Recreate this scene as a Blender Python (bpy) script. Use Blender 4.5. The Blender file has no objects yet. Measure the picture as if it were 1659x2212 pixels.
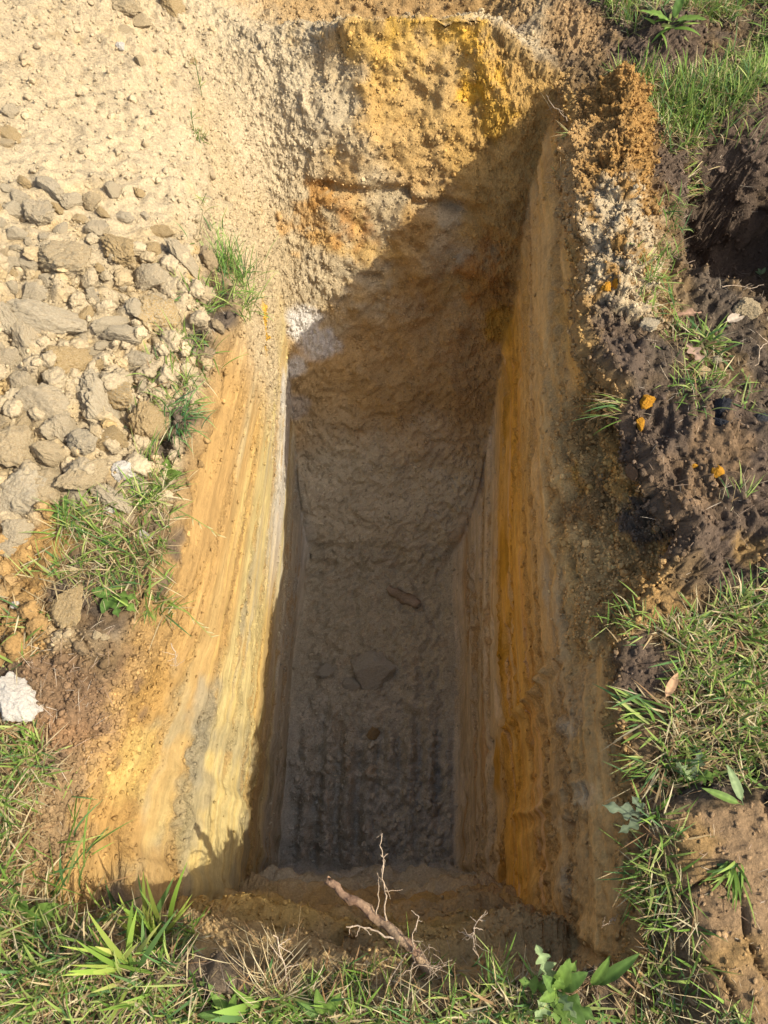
import bpy, bmesh, math, random
import numpy as np
from mathutils import Vector, Matrix, Quaternion

random.seed(7)
RNG = np.random.default_rng(7)
SC = bpy.context.scene
COL = SC.collection

# ------------------------------------------------------------------ camera, world, sun
CAM_H, PITCH, FPX = 1.62, math.radians(64.0), 739.0
cam_d = bpy.data.cameras.new('camera')
cam_d.sensor_fit = 'VERTICAL'
cam_d.sensor_height = 24.0
cam_d.lens = 24.0 * FPX / 1024.0
cam_d.clip_start, cam_d.clip_end = 0.02, 500.0
cam = bpy.data.objects.new('camera', cam_d)
cam.location = (0, 0, CAM_H)
cam.rotation_euler = (math.pi / 2 - PITCH, 0, 0)
COL.objects.link(cam)
SC.camera = cam

SUN = Vector((1.0, -0.33, 1.03)).normalized()          # towards the sun
sun_d = bpy.data.lights.new('sun', 'SUN')
sun_d.energy = 3.1
sun_d.angle = math.radians(0.5)
sun_d.color = (1.0, 0.95, 0.84)
sun = bpy.data.objects.new('sun', sun_d)
sun.rotation_euler = (-SUN).to_track_quat('-Z', 'Y').to_euler()
COL.objects.link(sun)
world = bpy.data.worlds.new('World')
SC.world = world
world.use_nodes = True
wn = world.node_tree
wbg = wn.nodes['Background']
sky = wn.nodes.new('ShaderNodeTexSky')
sky.sky_type = 'NISHITA'
sky.sun_disc = False
sky.sun_elevation = math.asin(SUN.z)
sky.sun_rotation = math.atan2(SUN.x, SUN.y)
sky.air_density = .7; sky.dust_density = 3.0; sky.ozone_density = .4
wn.links.new(sky.outputs[0], wbg.inputs[0])
wbg.inputs[1].default_value = 0.15
SC.view_settings.view_transform = 'Standard'
SC.view_settings.look = 'None'
SC.view_settings.exposure = 1.0
SC.view_settings.gamma = 1.0
SC.cycles.max_bounces = 9
SC.cycles.diffuse_bounces = 8

# ------------------------------------------------------------------ numpy noise
def make_perm(seed):
    r = np.random.default_rng(seed)
    p = r.permutation(256).astype(np.int32)
    return np.concatenate([p, p])
_g = np.random.default_rng(3).normal(size=(256, 3)).astype(np.float32)
_g /= np.linalg.norm(_g, axis=1, keepdims=True)
PERM = [make_perm(s) for s in range(8)]

def perlin(x, y, z=0.0, seed=0):
    x, y, z = np.broadcast_arrays(np.asarray(x, np.float32), np.asarray(y, np.float32), np.asarray(z, np.float32))
    P = PERM[seed % 8]
    off = seed * 17.31
    x = x + off; y = y - off * .7; z = z + off * .3
    xi = np.floor(x).astype(np.int32); yi = np.floor(y).astype(np.int32); zi = np.floor(z).astype(np.int32)
    xf = x - xi; yf = y - yi; zf = z - zi
    xi &= 255; yi &= 255; zi &= 255
    u = xf * xf * xf * (xf * (xf * 6 - 15) + 10)
    v = yf * yf * yf * (yf * (yf * 6 - 15) + 10)
    w = zf * zf * zf * (zf * (zf * 6 - 15) + 10)
    res = 0
    for dx in (0, 1):
        wx = u if dx else 1 - u
        for dy in (0, 1):
            wy = v if dy else 1 - v
            a = P[P[(xi + dx) & 255] + ((yi + dy) & 255)]
            for dz in (0, 1):
                wz = w if dz else 1 - w
                g = _g[P[a + ((zi + dz) & 255)] & 255]
                res = res + wx * wy * wz * (g[..., 0] * (xf - dx) + g[..., 1] * (yf - dy) + g[..., 2] * (zf - dz))
    return (res * 1.6).astype(np.float32)

def fbm(x, y, z=0.0, oct=4, seed=0, gain=.5):
    s = 0; a = 1.0; f = 1.0
    for k in range(oct):
        s = s + a * perlin(np.asarray(x) * f, np.asarray(y) * f, np.asarray(z) * f, seed + k)
        a *= gain; f *= 2.03
    return s

def billow(x, y, z=0.0, oct=3, seed=0, gain=.5):
    s = 0; a = 1.0; f = 1.0
    for k in range(oct):
        s = s + a * (1 - 2.2 * np.abs(perlin(np.asarray(x) * f, np.asarray(y) * f, np.asarray(z) * f, seed + k)))
        a *= gain; f *= 2.07
    return s

def worley(x, y, z=0.0, seed=0):
    """distance to nearest and second nearest cell point (3d)"""
    x, y, z = [np.asarray(a, np.float32) for a in np.broadcast_arrays(x, y, z)]
    P = PERM[seed % 8]
    xi = np.floor(x).astype(np.int32); yi = np.floor(y).astype(np.int32); zi = np.floor(z).astype(np.int32)
    f1 = np.full(x.shape, 9.0, np.float32); f2 = f1.copy(); idn = np.zeros(x.shape, np.int32)
    for dx in (-1, 0, 1):
        for dy in (-1, 0, 1):
            for dz in (-1, 0, 1):
                cx, cy, cz = xi + dx, yi + dy, zi + dz
                h = P[P[P[cx & 255] + (cy & 255)] + (cz & 255)]
                px = cx + P[h] / 256.0; py = cy + P[h + 57] / 256.0; pz = cz + P[h + 133] / 256.0
                d = np.sqrt((px - x) ** 2 + (py - y) ** 2 + (pz - z) ** 2).astype(np.float32)
                m = d < f1
                f2 = np.where(m, f1, np.minimum(f2, d))
                idn = np.where(m, h, idn)
                f1 = np.where(m, d, f1)
    return f1, f2, idn

def sst(a, b, x):
    t = np.clip((x - a) / (b - a), 0, 1)
    return t * t * (3 - 2 * t)
def gau(x, c, s): return np.exp(-((x - c) / s) ** 2)

# ------------------------------------------------------------------ placing helpers
CP, SP = math.cos(PITCH), math.sin(PITCH)
FW = Vector((0, CP, -SP)); UPV = Vector((0, SP, CP)); RT = Vector((1, 0, 0))
K = 768.0 / 1659.0
def ray(X, Y):
    """line of sight for a place read off the photo (1659 px wide reading)"""
    return (FW + RT * ((X * K - 384) / FPX) - UPV * ((Y * K - 512) / FPX)).normalized()
def onplane(X, Y, z=0.0):
    d = ray(X, Y)
    t = (z - CAM_H) / d.z
    return Vector((0, 0, CAM_H)) + d * t

# ------------------------------------------------------------------ terrain shape
ZF = -1.6
def interp(y, tab):
    ys, xs = zip(*tab)
    return np.interp(y, ys, xs)

XL_RIM = [(-.3, -.60), (-.06, -.70), (.11, -.70), (.30, -.64), (.45, -.58), (.60, -.53), (.76, -.50), (1.0, -.48), (1.2, -.455),
          (1.4, -.42), (1.65, -.40), (1.9, -.43), (2.2, -.52), (2.6, -.60)]
XL_BASE = [(-.3, -.46), (.3, -.45), (1.0, -.425), (1.6, -.39), (2.2, -.42), (2.6, -.45)]
XR_RIM = [(-.3, .43), (-.1, .48), (.09, .50), (.3, .50), (.46, .53), (.58, .60), (.68, .70), (.75, .73), (.86, .68), (1.0, .64),
          (1.14, .62), (1.25, .57), (1.37, .55), (1.7, .575), (2.0, .60), (2.25, .62), (2.6, .60)]
XR_BASE = [(-.3, .43), (.0, .45), (.3, .47), (.75, .475), (1.2, .49), (1.7, .53), (2.2, .57), (2.6, .58)]

def G(x, y):
    x = np.asarray(x, np.float64); y = np.asarray(y, np.float64)
    z = 0 * x
    # spoil heap left of the pit
    hx = -x - .50 + .04 * np.sin(y * 5)
    h = np.where(hx > 0, .46 * hx / (1 + .35 * np.maximum(hx, 0)), 0)
    z = z + h * sst(.30, .95, y + .12 * np.sin(x * 7)) * (1 - sst(4.5, 9, y)) * (1 - sst(2.6, 5, -x))
    # loose crest behind the far end
    z = z + (.115 * gau(y, 2.56, .13) - .06 * gau(y, 2.84, .08)) * (1 - sst(.30, .62, x)) * sst(-.7, -.2, x)
    z = z + .17 * sst(2.9, 3.3, y) * (1 - sst(4.5, 7, y)) * (1 - sst(.35, .75, x - .12 * (y - 3))) * sst(-3, -1, x)
    z = z + .10 * gau(y, 2.85, .16) * gau(x, .62, .17)
    # ridge of sandy spoil on the right rim
    rc = .66 + .17 * np.clip(y - 1.6, 0, 1)
    z = z + .13 * gau(x, rc, .10) * sst(1.28, 1.5, y) * (1 - sst(2.25, 2.42, y))
    # hollow torn in the turf further right
    r = np.sqrt(((x - 1.22) / .33) ** 2 + ((y - 1.78) / .36) ** 2) + .12 * np.sin(5 * np.arctan2(y - 1.78, x - 1.22))
    z = z - .40 * (1 - sst(.62, 1.08, r))
    z = z + .14 * gau(x, 1.75, .25) * gau(y, 1.75, .5) + .07 * gau(x, 1.22, .3) * gau(y, 2.28, .14)
    z = z + .09 * gau(x, .99, .16) * gau(y, 2.66, .14)
    # dark soil banks and the cracked slab near the right foot
    z = z + .05 * gau(x, .86, .14) * gau(y, .95, .25) + .05 * gau(x, .68, .12) * gau(y, 1.22, .12)
    z = z + .085 * sst(.50, .60, x + .10 * (y + .1)) * sst(-.75, -.5, y) * (1 - sst(.10, .17, y - .1 * (x - .6))) * (1 - sst(.95, 1.2, x))
    # slack towards the near left, where the bucket scraped the bank
    z = z - .05 * gau(x, -.62, .14) * gau(y, .22, .25)
    return z

NF_U, NF_V, NW, NG, NO = 72, 136, 235, 190, 10
def axis(nf):
    a = np.linspace(0, 1, nf // 2 + 1)[1:]
    b = 1 + (np.arange(NW) + 1) / NW
    c = 2 + (np.arange(NG) + 1) / NG
    d = 3 + (np.arange(NO) + 1) / NO
    h = np.concatenate([a, b, c, d])
    return np.concatenate([-h[::-1], [0], h])
AU, AV = axis(NF_U), axis(NF_V)
Ug, Vg = np.meshgrid(AU, AV)              # rows = v
Pg = np.maximum(np.abs(Ug), np.abs(Vg))
Ps = np.maximum(Pg, 1e-6)
sx = (Ug / Ps + 1) / 2; sy = (Vg / Ps + 1) / 2
Pc = np.clip(Pg, 0, 1)
t = np.clip(Pg - 1, 0, 1)                 # up the wall
g = np.clip(Pg - 2, 0, 1)
o = np.clip(Pg - 3, 0, 1)
# floor rectangle
fx = lambda sx, sy: (1 - sx) * (-.416 + .022 * sy) + sx * (.268 + .088 * sy)
FYN, FYF = .0, 1.40
# wall ring curves
y_guess = -.14 + (2.60 + .14) * sy
yn_rim = -.19 + .05 * (1 - sst(.0, .25, sx)) + .02 * np.sin(sx * 9)
yf_rim = 2.56 + .0 * sx - .10 * sst(.75, 1, sx)
hy_n = t ** 1.3
hy_f = t + .06 * np.sin(t * math.pi) * 1.0
yn = FYN + (yn_rim - FYN) * hy_n
yf = FYF + (yf_rim - FYF) * hy_f
YW = yn + (yf - yn) * sy
yq = np.clip(yn_rim + (yf_rim - yn_rim) * sy, -.3, 2.6)
xlb, xlr = interp(yq, XL_BASE), interp(yq, XL_RIM)
xrb, xrr = interp(yq, XR_BASE), interp(yq, XR_RIM)
xl0 = -.416 + .022 * sy; xr0 = .268 + .088 * sy
flare_l = sst(.50, 1.02, t) * (1 - .35 * sst(.5, 1.2, yq)) + .35 * sst(.5, 1.2, yq) * sst(.82, 1.0, t)
flare_r = sst(.80, 1.0, t)
xl = xl0 + (xlb - xl0) * t ** 1.1 + (xlr - xlb) * flare_l
xr = xr0 + (xrb - xr0) * np.sqrt(t) + (xrr - xrb) * flare_r
XW = xl + (xr - xl) * sx
# floor
XF = (xl0 + (xr0 - xl0) * .5) + (xr0 - xl0) * .5 * (sx * 2 - 1) * Pc
YF = (FYN + FYF) / 2 + (FYF - FYN) / 2 * (sy * 2 - 1) * Pc
X = np.where(Pg <= 1, XF, XW); Y = np.where(Pg <= 1, YF, YW)
# ground rings
gx0, gx1, gy0, gy1 = -2.6, 2.4, -1.4, 4.4
gg = .55 * g + .45 * g ** 2.2
X = np.where(Pg > 2, XW + ((gx0 + (gx1 - gx0) * sx) - XW) * gg, X)
Y = np.where(Pg > 2, YW + ((gy0 + (gy1 - gy0) * sy) - YW) * gg, Y)
go = o ** 2.5
X = np.where(Pg > 3, (gx0 + (gx1 - gx0) * sx) + ((sx - .5) * 2 * 60 - (gx0 + (gx1 - gx0) * sx)) * go, X)
Y = np.where(Pg > 3, (gy0 + (gy1 - gy0) * sy) + ((sy - .5) * 2 * 60 - (gy0 + (gy1 - gy0) * sy)) * go, Y)
Z = np.where(Pg <= 1, ZF, np.where(Pg <= 2, 0, G(X, Y)))
ZR = G(XW * 0 + np.where(Pg <= 2, xl + (xr - xl) * sx, X), Y)
# rim height for each wall ray: evaluate G at the rim point of the same ray
xrim = xlr + (xrr - xlr) * sx; yrim = yn_rim + (yf_rim - yn_rim) * sy
zrim = G(xrim, yrim)
Z = np.where((Pg > 1) & (Pg <= 2), ZF + (zrim - ZF) * (t - .018 * sst(.9, 1, t)), Z)

side = np.full(Pg.shape, 0)               # 0 floor 1 left 2 right 3 near 4 far 5 ground
lr = np.abs(Ug) >= np.abs(Vg)
side[(Pg > 1) & (Pg <= 2) & lr & (Ug < 0)] = 1
side[(Pg > 1) & (Pg <= 2) & lr & (Ug > 0)] = 2
side[(Pg > 1) & (Pg <= 2) & ~lr & (Vg < 0)] = 3
side[(Pg > 1) & (Pg <= 2) & ~lr & (Vg > 0)] = 4
side[Pg > 2] = 5

def normals(X, Y, Z):
    Pp = np.stack([X, Y, Z], -1)
    du = np.gradient(Pp, axis=1); dv = np.gradient(Pp, axis=0)
    n = np.cross(du, dv)
    return n / np.maximum(np.linalg.norm(n, axis=-1, keepdims=True), 1e-9)

# soft side weights so that corners blend
au, av = np.abs(Ug), np.abs(Vg)
wall = sst(.97, 1.03, Pg) * (1 - sst(1.98, 2.04, Pg))
bl = sst(-.05, .05, au - av)
WL = wall * bl * (Ug < 0); WR = wall * bl * (Ug > 0)
WN = wall * (1 - bl) * (Vg < 0); WFAR = wall * (1 - bl) * (Vg > 0)
WFLOOR = 1 - sst(.97, 1.03, Pg)
WG = sst(1.98, 2.04, Pg)
D0 = -Z                                   # depth below the turf

# ground region masks, in metres on the ground
heapm = sst(-.02, .05, -(X + .46 + .02 * np.sin(Y * 9))) * sst(.36, .55, Y + .10 * perlin(X * 5, Y * 5, 0, 4)) * WG
_mc = onplane(255, 1215)
_md = np.sqrt(((X - _mc.x) / .19) ** 2 + ((Y - _mc.y) / .17) ** 2) + .25 * perlin(X * 9, Y * 9, 0, 3)
heapm = heapm * sst(.8, 1.15, _md)
heapm = np.maximum(heapm, sst(2.2, 2.6, Y) * (1 - sst(.45, .65, X)) * WG)
ridgem = gau(X, .66 + .17 * np.clip(Y - 1.6, 0, 1), .12) * sst(1.25, 1.45, Y) * (1 - sst(2.3, 2.45, Y)) * WG
ridgem = np.clip(ridgem * 1.6, 0, 1)
smoothheap = sst(1.35, 1.75, Y + .35 * (X + .5) * -1) * heapm

def blur(A, k):
    def b1(A, ax):
        c = np.cumsum(np.concatenate([np.repeat(A.take([0], ax), k + 1, ax), A, np.repeat(A.take([-1], ax), k, ax)], ax), ax)
        n_ = A.shape[ax]
        return (c.take(range(2 * k + 1, 2 * k + 1 + n_), ax) - c.take(range(0, n_), ax)) / (2 * k + 1)
    for ax in (0, 1, 0, 1): A = b1(A, ax)
    return A
def soften(mask, k):
    global X, Y, Z
    Xb, Yb, Zb = blur(X, k), blur(Y, k), blur(Z, k)
    X = X + (Xb - X) * mask; Y = Y + (Yb - Y) * mask; Z = Z + (Zb - Z) * mask
inner = 1 - sst(2.8, 3.0, Pg)
m_fl = sst(1.28, 1.60, Pg) * (1 - sst(2.12, 2.4, Pg)) * sst(.25, .55, Vg) * np.where(Ug < 0, 1 - sst(.35, .8, np.abs(au - av)), 0)
m_rim = gau(Pg, 2.0, .12) * sst(1.45, 1.75, Y) * sst(.3, 1.3, -Ug)
m_fr = .8 * sst(1.15, 1.4, Pg) * (1 - sst(2.05, 2.2, Pg)) * (Vg > 0) * np.where(Ug > 0, 1 - sst(.05, .25, np.abs(au - av)), 0)
soften(np.clip(m_fl + m_rim, 0, 1), 46)
soften(m_fr, 14)
m_bank = gau(Pg, 1.97, .12) * (1 - sst(.25, .55, Y)) * (Ug < 0) * lr
soften(np.clip(m_bank, 0, 1), 12)
m_nr = gau(Pg, 1.0, .10) * (Vg < 0) * (1 - bl)
soften(np.clip(m_nr * 1.2, 0, 1), 9)
m_low = gau(Pg, 1.06, .26) * sst(.2, .7, Vg) * (1 - .6 * bl)
soften(np.clip(m_low * 1.4, 0, 1), 22)
N = normals(X, Y, Z)
fade = 1 - sst(3.0, 3.2, Pg)
strip = sst(.12, .42, fbm(Y * 1.0 + 3, D0 * 12, X * 0 + 8.8, 3, 2, .6)) * sst(.08, .2, D0)
disp = np.zeros(X.shape)
# side walls: bucket scrapes running along the pit
sc1 = perlin(Y * .55 + .3, D0 * 9, X * 0 + 1.3, 1); sc2 = perlin(Y * .8, D0 * 26, X * 0 + 4.1, 2); sc3 = perlin(Y * 1.6, D0 * 70, X * 0 + 2.2, 3)
lump_ = perlin(X * 8, Y * 8, Z * 8, 7)
crumb = fbm(X * 38, Y * 38, Z * 38, 3, 5)
crumbb = .55 * fbm(X * 24, Y * 24, Z * 24, 4, 2, .62) + .45 * np.abs(fbm(X * 33, Y * 33, Z * 33, 3, 6, .6)) * 1.5 - .3
rag = fbm(X * 17 + .8 * lump_, Y * 17, Z * 17 + .8 * lump_, 4, 3, .65)
lump = fbm(X * 9, Y * 9, Z * 9, 3, 6)
patch = sst(.10, .45, fbm(X * 3 + 5, Y * 2.2, Z * 7, 3, 1))
upper_r = sst(.80, .92, t) * sst(.42, .62, yq) * (1 - sst(1.15, 1.35, yq)) + .6 * sst(.95, .99, t) + .4 * sst(.90, .97, t) * sst(1.25, 1.6, yq)
upper_r = np.clip(upper_r, 0, 1)
upper_l = sst(.93, .98, t)
WLF = WL * sst(1.25, 1.6, Y) * (1 - sst(.55, .95, D0))
WL = WL - WLF; WFAR = WFAR + WLF
disp += WL * ((.008 * sc1 + .003 * sc2 + .0010 * sc3) + patch * (.006 * crumb + .004 * rag) + upper_l * (.018 * lump + .006 * crumb))
disp += WR * ((.012 * sc1 + .006 * sc2 + .0022 * sc3) * (1 - upper_r) + patch * .006 * crumb + (1 - sst(.45, .8, D0)) * (.004 * crumb + .003 * rag) + upper_r * (.036 * lump + .024 * crumbb + .026 * rag))
brink = sst(.35, .6, yq) * (1 - sst(2.1, 2.4, yq)) * lr * (Ug > 0) * (.6 + .7 * perlin(Y * 7, Y * 0, 1.7, 3))
disp += brink * (.055 * gau(Pg, 2.015, .035) - .05 * gau(Pg, 1.90, .045))
brl = sst(.55, .7, yq) * (1 - sst(1.35, 1.5, yq)) * lr * (Ug < 0) * (.6 + .8 * perlin(Y * 9, Y * 0, 4.7, 3))
disp += brl * (.025 * gau(Pg, 2.01, .03) - .02 * gau(Pg, 1.94, .03))
# oblique bucket ridge on the near part of the right wall
ob = (Y - .50) + .137 * (D0 - .31)
ridge_line = np.exp(-(np.abs(ob + .012 * perlin(Y * 9, D0 * 9, 0, 2)) / .016) ** 1.5) * sst(.25, .36, D0) * (1 - sst(.8, 1.1, D0))
ob2 = (Y - .19) + .075 * (D0 - .22)
ridge2 = np.exp(-(np.abs(ob2 + .01 * perlin(Y * 9, D0 * 7, 3, 2)) / .012) ** 1.6) * sst(.15, .25, D0) * (1 - sst(.7, .95, D0))
disp += WR * (.022 * ridge_line * (1 + .5 * crumb + .4 * rag) + .014 * ridge2)
obl = fbm(Y * 13 + D0 * 2.2, D0 * 1.3, 0, 2, 6) * (1 - sst(.35, .75, Y))
disp += WR * .010 * obl * sst(.1, .3, D0) + WL * .012 * obl * sst(.02, .2, D0)
disp += (.45 * WL + WR) * strip * (.007 * crumb + .009 * rag - .006)
chunk = sst(.25, .6, fbm(X * 6, Y * 4, Z * 9, 3, 4))
disp -= WR * chunk * (.012 + .012 * rag) * (1 - upper_r) * sst(.15, .35, D0)
# far face: crumbling lumps, cracks
zc = -.40 + .03 * perlin(X * 6, X * 0, 3.3, 2) + .04 * (X < .1)
crack = np.exp(-((Z - zc) / .022) ** 2) * sst(-.35, -.2, X) * (1 - sst(.25, .5, X)) * sst(-.25, .15, perlin(X * 5, Z * 3, 2, 3) + .25)
zc2 = -.62 + .04 * perlin(X * 7, X * 0, 5.3, 4)
crack2 = np.exp(-((Z - zc2) / .016) ** 2) * sst(-.05, .25, perlin(X * 6, Z * 2, 7, 1))
lowf = sst(.75, 1.15, D0)
fl = fbm(X * 5.5, Y * 5.5, Z * 5.5, 3, 3)
disp += WFAR * ((.042 * fl * (1 - .75 * sst(-.08, -.3, X)) + .010 * crumbb + .008 * crumb + .006 * rag) * (1 - .55 * lowf) - .05 * crack - .03 * crack2)
disp += WFAR * (.03 * sst(1.40, 1.50, D0 + .9 * (X + .0) ** 2 + .03 * perlin(X * 7, 0 * X, 1, 2)) + .004 * lowf * billow(X * 12, Y * 12, Z * 12, 2, 4) + lowf * (.006 * rag + .004 * crumb))
# near face: broken ledges
led = perlin(X * 2.2, X * 0, Z * 16, 5)
disp += WN * (.045 * led + .03 * np.sign(led - .1) * sst(.4, .9, t) * .6 + .025 * lump + .012 * rag + .008 * crumb + .030 * sst(.86, .97, t) * crumbb * .6)
# floor
tooth = np.sin((X * 1.0 + .02 * perlin(X * 3, Y * 2, 0, 1)) * 2 * math.pi / .085)
nearf = 1 - sst(.35, .75, Y)
w1, w2, wid = worley(X * 24, Y * 24, Z * 0 + .5, 1)
x1, x2, xid = worley(X * 47 + .4 * crumb, Y * 40, 0 * Z + 1.5, 3)
chips = .6 * np.clip((w2 - w1) * 3.2, 0, .5) * (.4 + (wid % 7) / 6.0) + .4 * np.clip((x2 - x1) * 3.0, 0, .5) * (.3 + (xid % 5) / 3.0)
fl2 = sst(.0, .10, .37 - np.abs(X + .05))
disp += WFLOOR * fl2 * (nearf * (.024 * np.sign(tooth) * np.abs(tooth) ** .6 * np.clip(.75 + 1.3 * perlin(X * 7, Y * 5, 3.7, 5), .1, 1.3) + .050 * chips + .018 * crumbb + .018 * rag) + (1 - nearf) * (.020 * crumbb + .012 * lump + .010 * crumb + .012 * rag + .012 * chips) + .02 * lump)
# ground
slab = WG * sst(.52, .60, X + .10 * (Y + .1)) * sst(-.75, -.5, Y) * (1 - sst(.10, .17, Y - .1 * (X - .6)))
fine = fbm(X * 55, Y * 55, Z * 55, 2, 2)
v1, v2, vid = worley(X * 13, Y * 13, Z * 13, 2)
clodrel = np.clip((v2 - v1) * 1.5, 0, .55) * (.4 + (vid % 9) / 9.0)
rough_heap = heapm * (1 - smoothheap)
disp += fade * WG * (rough_heap * (.065 * clodrel + .008 * crumb + .03 * lump + .012 * rag)
                     + smoothheap * (.010 * crumb + .014 * lump + .014 * crumbb * .6 + .012 * perlin(X * 4 + Y * 7, (Y - X) * 2.0, 0, 1))
                     + ridgem * (.016 * crumbb + .010 * crumb)
                     + (1 - heapm) * (.013 * lump + .013 * crumbb + .006 * rag * sst(.3, .5, X) + .006 * crumb + .003 * fine) * (1 + .6 * sst(.5, .7, X) * sst(.45, .7, Y)) * (1 - .88 * slab) + slab * (.004 * rag + .004 * crumb) - slab * .022 * np.exp(-(np.abs(perlin(X * 6, Y * 6, 4.4, 5)) / .035) ** 1.5))
X = X + N[..., 0] * disp; Y = Y + N[..., 1] * disp; Z = Z + N[..., 2] * disp

NV, NU = X.shape
verts = np.stack([X, Y, Z], -1).reshape(-1, 3).astype(np.float32)
idx = np.arange(NV * NU).reshape(NV, NU)
quads = np.stack([idx[:-1, :-1], idx[:-1, 1:], idx[1:, 1:], idx[1:, :-1]], -1).reshape(-1, 4)
qp = (Pg[:-1, :-1] + Pg[1:, 1:] + Pg[:-1, 1:] + Pg[1:, :-1]).reshape(-1) / 4
qh = heapm[:-1, :-1].reshape(-1)
qu = ((AU[:-1] + AU[1:]) / 2)[None, :].repeat(NV - 1, 0).reshape(-1)
qv = ((AV[:-1] + AV[1:]) / 2)[:, None].repeat(NU - 1, 1).reshape(-1)

def mesh_from(name, v, faces, colors=None, rough=None, smooth=True, mat=None):
    """faces: (n,k) int array"""
    me = bpy.data.meshes.new(name)
    n, k = faces.shape
    me.vertices.add(len(v)); me.vertices.foreach_set('co', np.ascontiguousarray(v, np.float32).ravel())
    me.loops.add(n * k); me.loops.foreach_set('vertex_index', np.ascontiguousarray(faces, np.int32).ravel())
    me.polygons.add(n); me.polygons.foreach_set('loop_start', (np.arange(n) * k).astype(np.int32))
    me.polygons.foreach_set('loop_total', np.full(n, k, np.int32))
    if smooth: me.polygons.foreach_set('use_smooth', np.ones(n, bool))
    if colors is not None:
        a = me.attributes.new('Col', 'FLOAT_COLOR', 'POINT')
        c4 = np.ones((len(v), 4), np.float32); c4[:, :3] = colors
        a.data.foreach_set('color', c4.ravel())
    if rough is not None:
        a = me.attributes.new('Grain', 'FLOAT', 'POINT')
        a.data.foreach_set('value', np.ascontiguousarray(rough, np.float32).ravel())
    me.update(calc_edges=True)
    if mat: me.materials.append(mat)
    return me
def link(name, me, parent=None):
    o = bpy.data.objects.new(name, me); COL.objects.link(o)
    if parent: o.parent = parent
    return o
def tag(o, label=None, cat=None, group=None, kind=None):
    if label: o['label'] = label
    if cat: o['category'] = cat
    if group: o['group'] = group
    if kind: o['kind'] = kind
    return o

from mathutils.bvhtree import BVHTree
BVH = None
def build_bvh():
    global BVH
    tmp = mesh_from('tmp', verts, quads)
    ob = link('tmp', tmp)
    bm = bmesh.new(); bm.from_mesh(tmp)
    BVH = BVHTree.FromBMesh(bm)
    bm.free()
    bpy.data.objects.remove(ob); bpy.data.meshes.remove(tmp)
build_bvh()
def hit(X_, Y_):
    """the place on the ground or pit face seen at this reading of the photo"""
    d = ray(X_, Y_)
    loc, nor, i, dist = BVH.ray_cast(Vector((0, 0, CAM_H)), d)
    if loc is None:
        return onplane(X_, Y_), Vector((0, 0, 1))
    if nor.z < 0: nor = -nor
    return loc, nor
def drop(x, y):
    loc, nor, i, d = BVH.ray_cast(Vector((x, y, 3.0)), Vector((0, 0, -1)))
    if loc is None: return Vector((x, y, 0)), Vector((0, 0, 1))
    if nor.z < 0: nor = -nor
    return loc, nor

# ------------------------------------------------------------------ soil colours (base colours that stay with the soil)
def mixc(a, b, m): return a * (1 - m[..., None]) + np.asarray(b) * m[..., None]
def C(*c): return np.array(c, np.float64)
CREAM, TAN, OCHRE, ORANGE = C(.425, .335, .20), C(.41, .275, .115), C(.47, .27, .04), C(.39, .20, .045)
RUST, OLIVE, PALE, DARK = C(.33, .14, .03), C(.27, .225, .13), C(.44, .345, .145), C(.082, .062, .043)
BROWN, CLAY, GREYC, WHITE = C(.235, .155, .075), C(.47, .40, .26), C(.47, .43, .33), C(.47, .42, .34)
ORBR = C(.31, .19, .066)
D = -Z
n1 = fbm(X * 4, Y * 4, Z * 4, 4, 1); n2 = fbm(X * 13, Y * 13, Z * 13, 3, 3); n3 = fbm(X * 2, Y * 2, Z * 2, 3, 6)
st1 = fbm(Y * .7, D * 11, X * 0 + .7, 3, 2, .6); st2 = fbm(Y * 1.0, D * 34, X * 0 + 3.1, 3, 4, .6); st3 = perlin(Y * 2.0, D * 90, X * 0, 6)
wob = .05 * perlin(Y * 1.3, D * 2, X * 0 + 9, 1)
base = np.zeros(X.shape + (3,))
# left wall
cl = np.broadcast_to(ORBR * C(1.08, 1.08, 1.1), base.shape).copy()
dl = D + wob
sm = fbm(Y * 1.1, D * 5.5, X * 0 + 2.7, 3, 5, .55)      # broad smears left by the bucket
cl = mixc(cl, PALE, sst(.30, .55, dl + .22 * sm) * .9)
cl = mixc(cl, OLIVE * C(1.1, 1.08, 1.1), sst(.1, .5, sm + .25 * st1) * sst(.18, .35, dl) * .7)
cl = mixc(cl, ORBR * C(1.1, 1.1, 1.1), sst(.15, .5, fbm(Y * .8 + 5, D * 7, X * 0, 3, 3, .5)) * .65)
cl = mixc(cl, OCHRE * .5 + PALE * .5, sst(.1, .55, st2) * sst(.25, .45, dl) * .45)
cl = mixc(cl, WHITE, sst(.65, .95, dl) * sst(-.2, .3, sm) * sst(.7, 1.3, Y) * .8)
cl = mixc(cl, GREYC * 1.0, sst(1.0, 1.25, dl + .1 * st1) * .8)
nl = 1 - sst(.25, .6, Y)
cl = mixc(cl, ORBR * C(1.05, 1.02, .9), nl * sst(-.1, .4, n1 + .3) * (1 - sst(.2, .42, dl)) * .8)
cl = mixc(cl, OLIVE * C(.95, .95, .9), nl * sst(.0, .5, n1 + st1 * .6) * sst(.12, .3, dl) * .8)
cl = mixc(cl, CREAM, sst(1.38, 1.62, Y + .05 * n1) * (1 - sst(.45, .8, D + .15 * n1)))
cl = mixc(cl, BROWN * C(1.35, 1.3, 1.25), nl * (1 - sst(.06, .2, dl + .06 * n2)) * sst(-.3, .3, n2 + .2) * .8)
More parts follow.
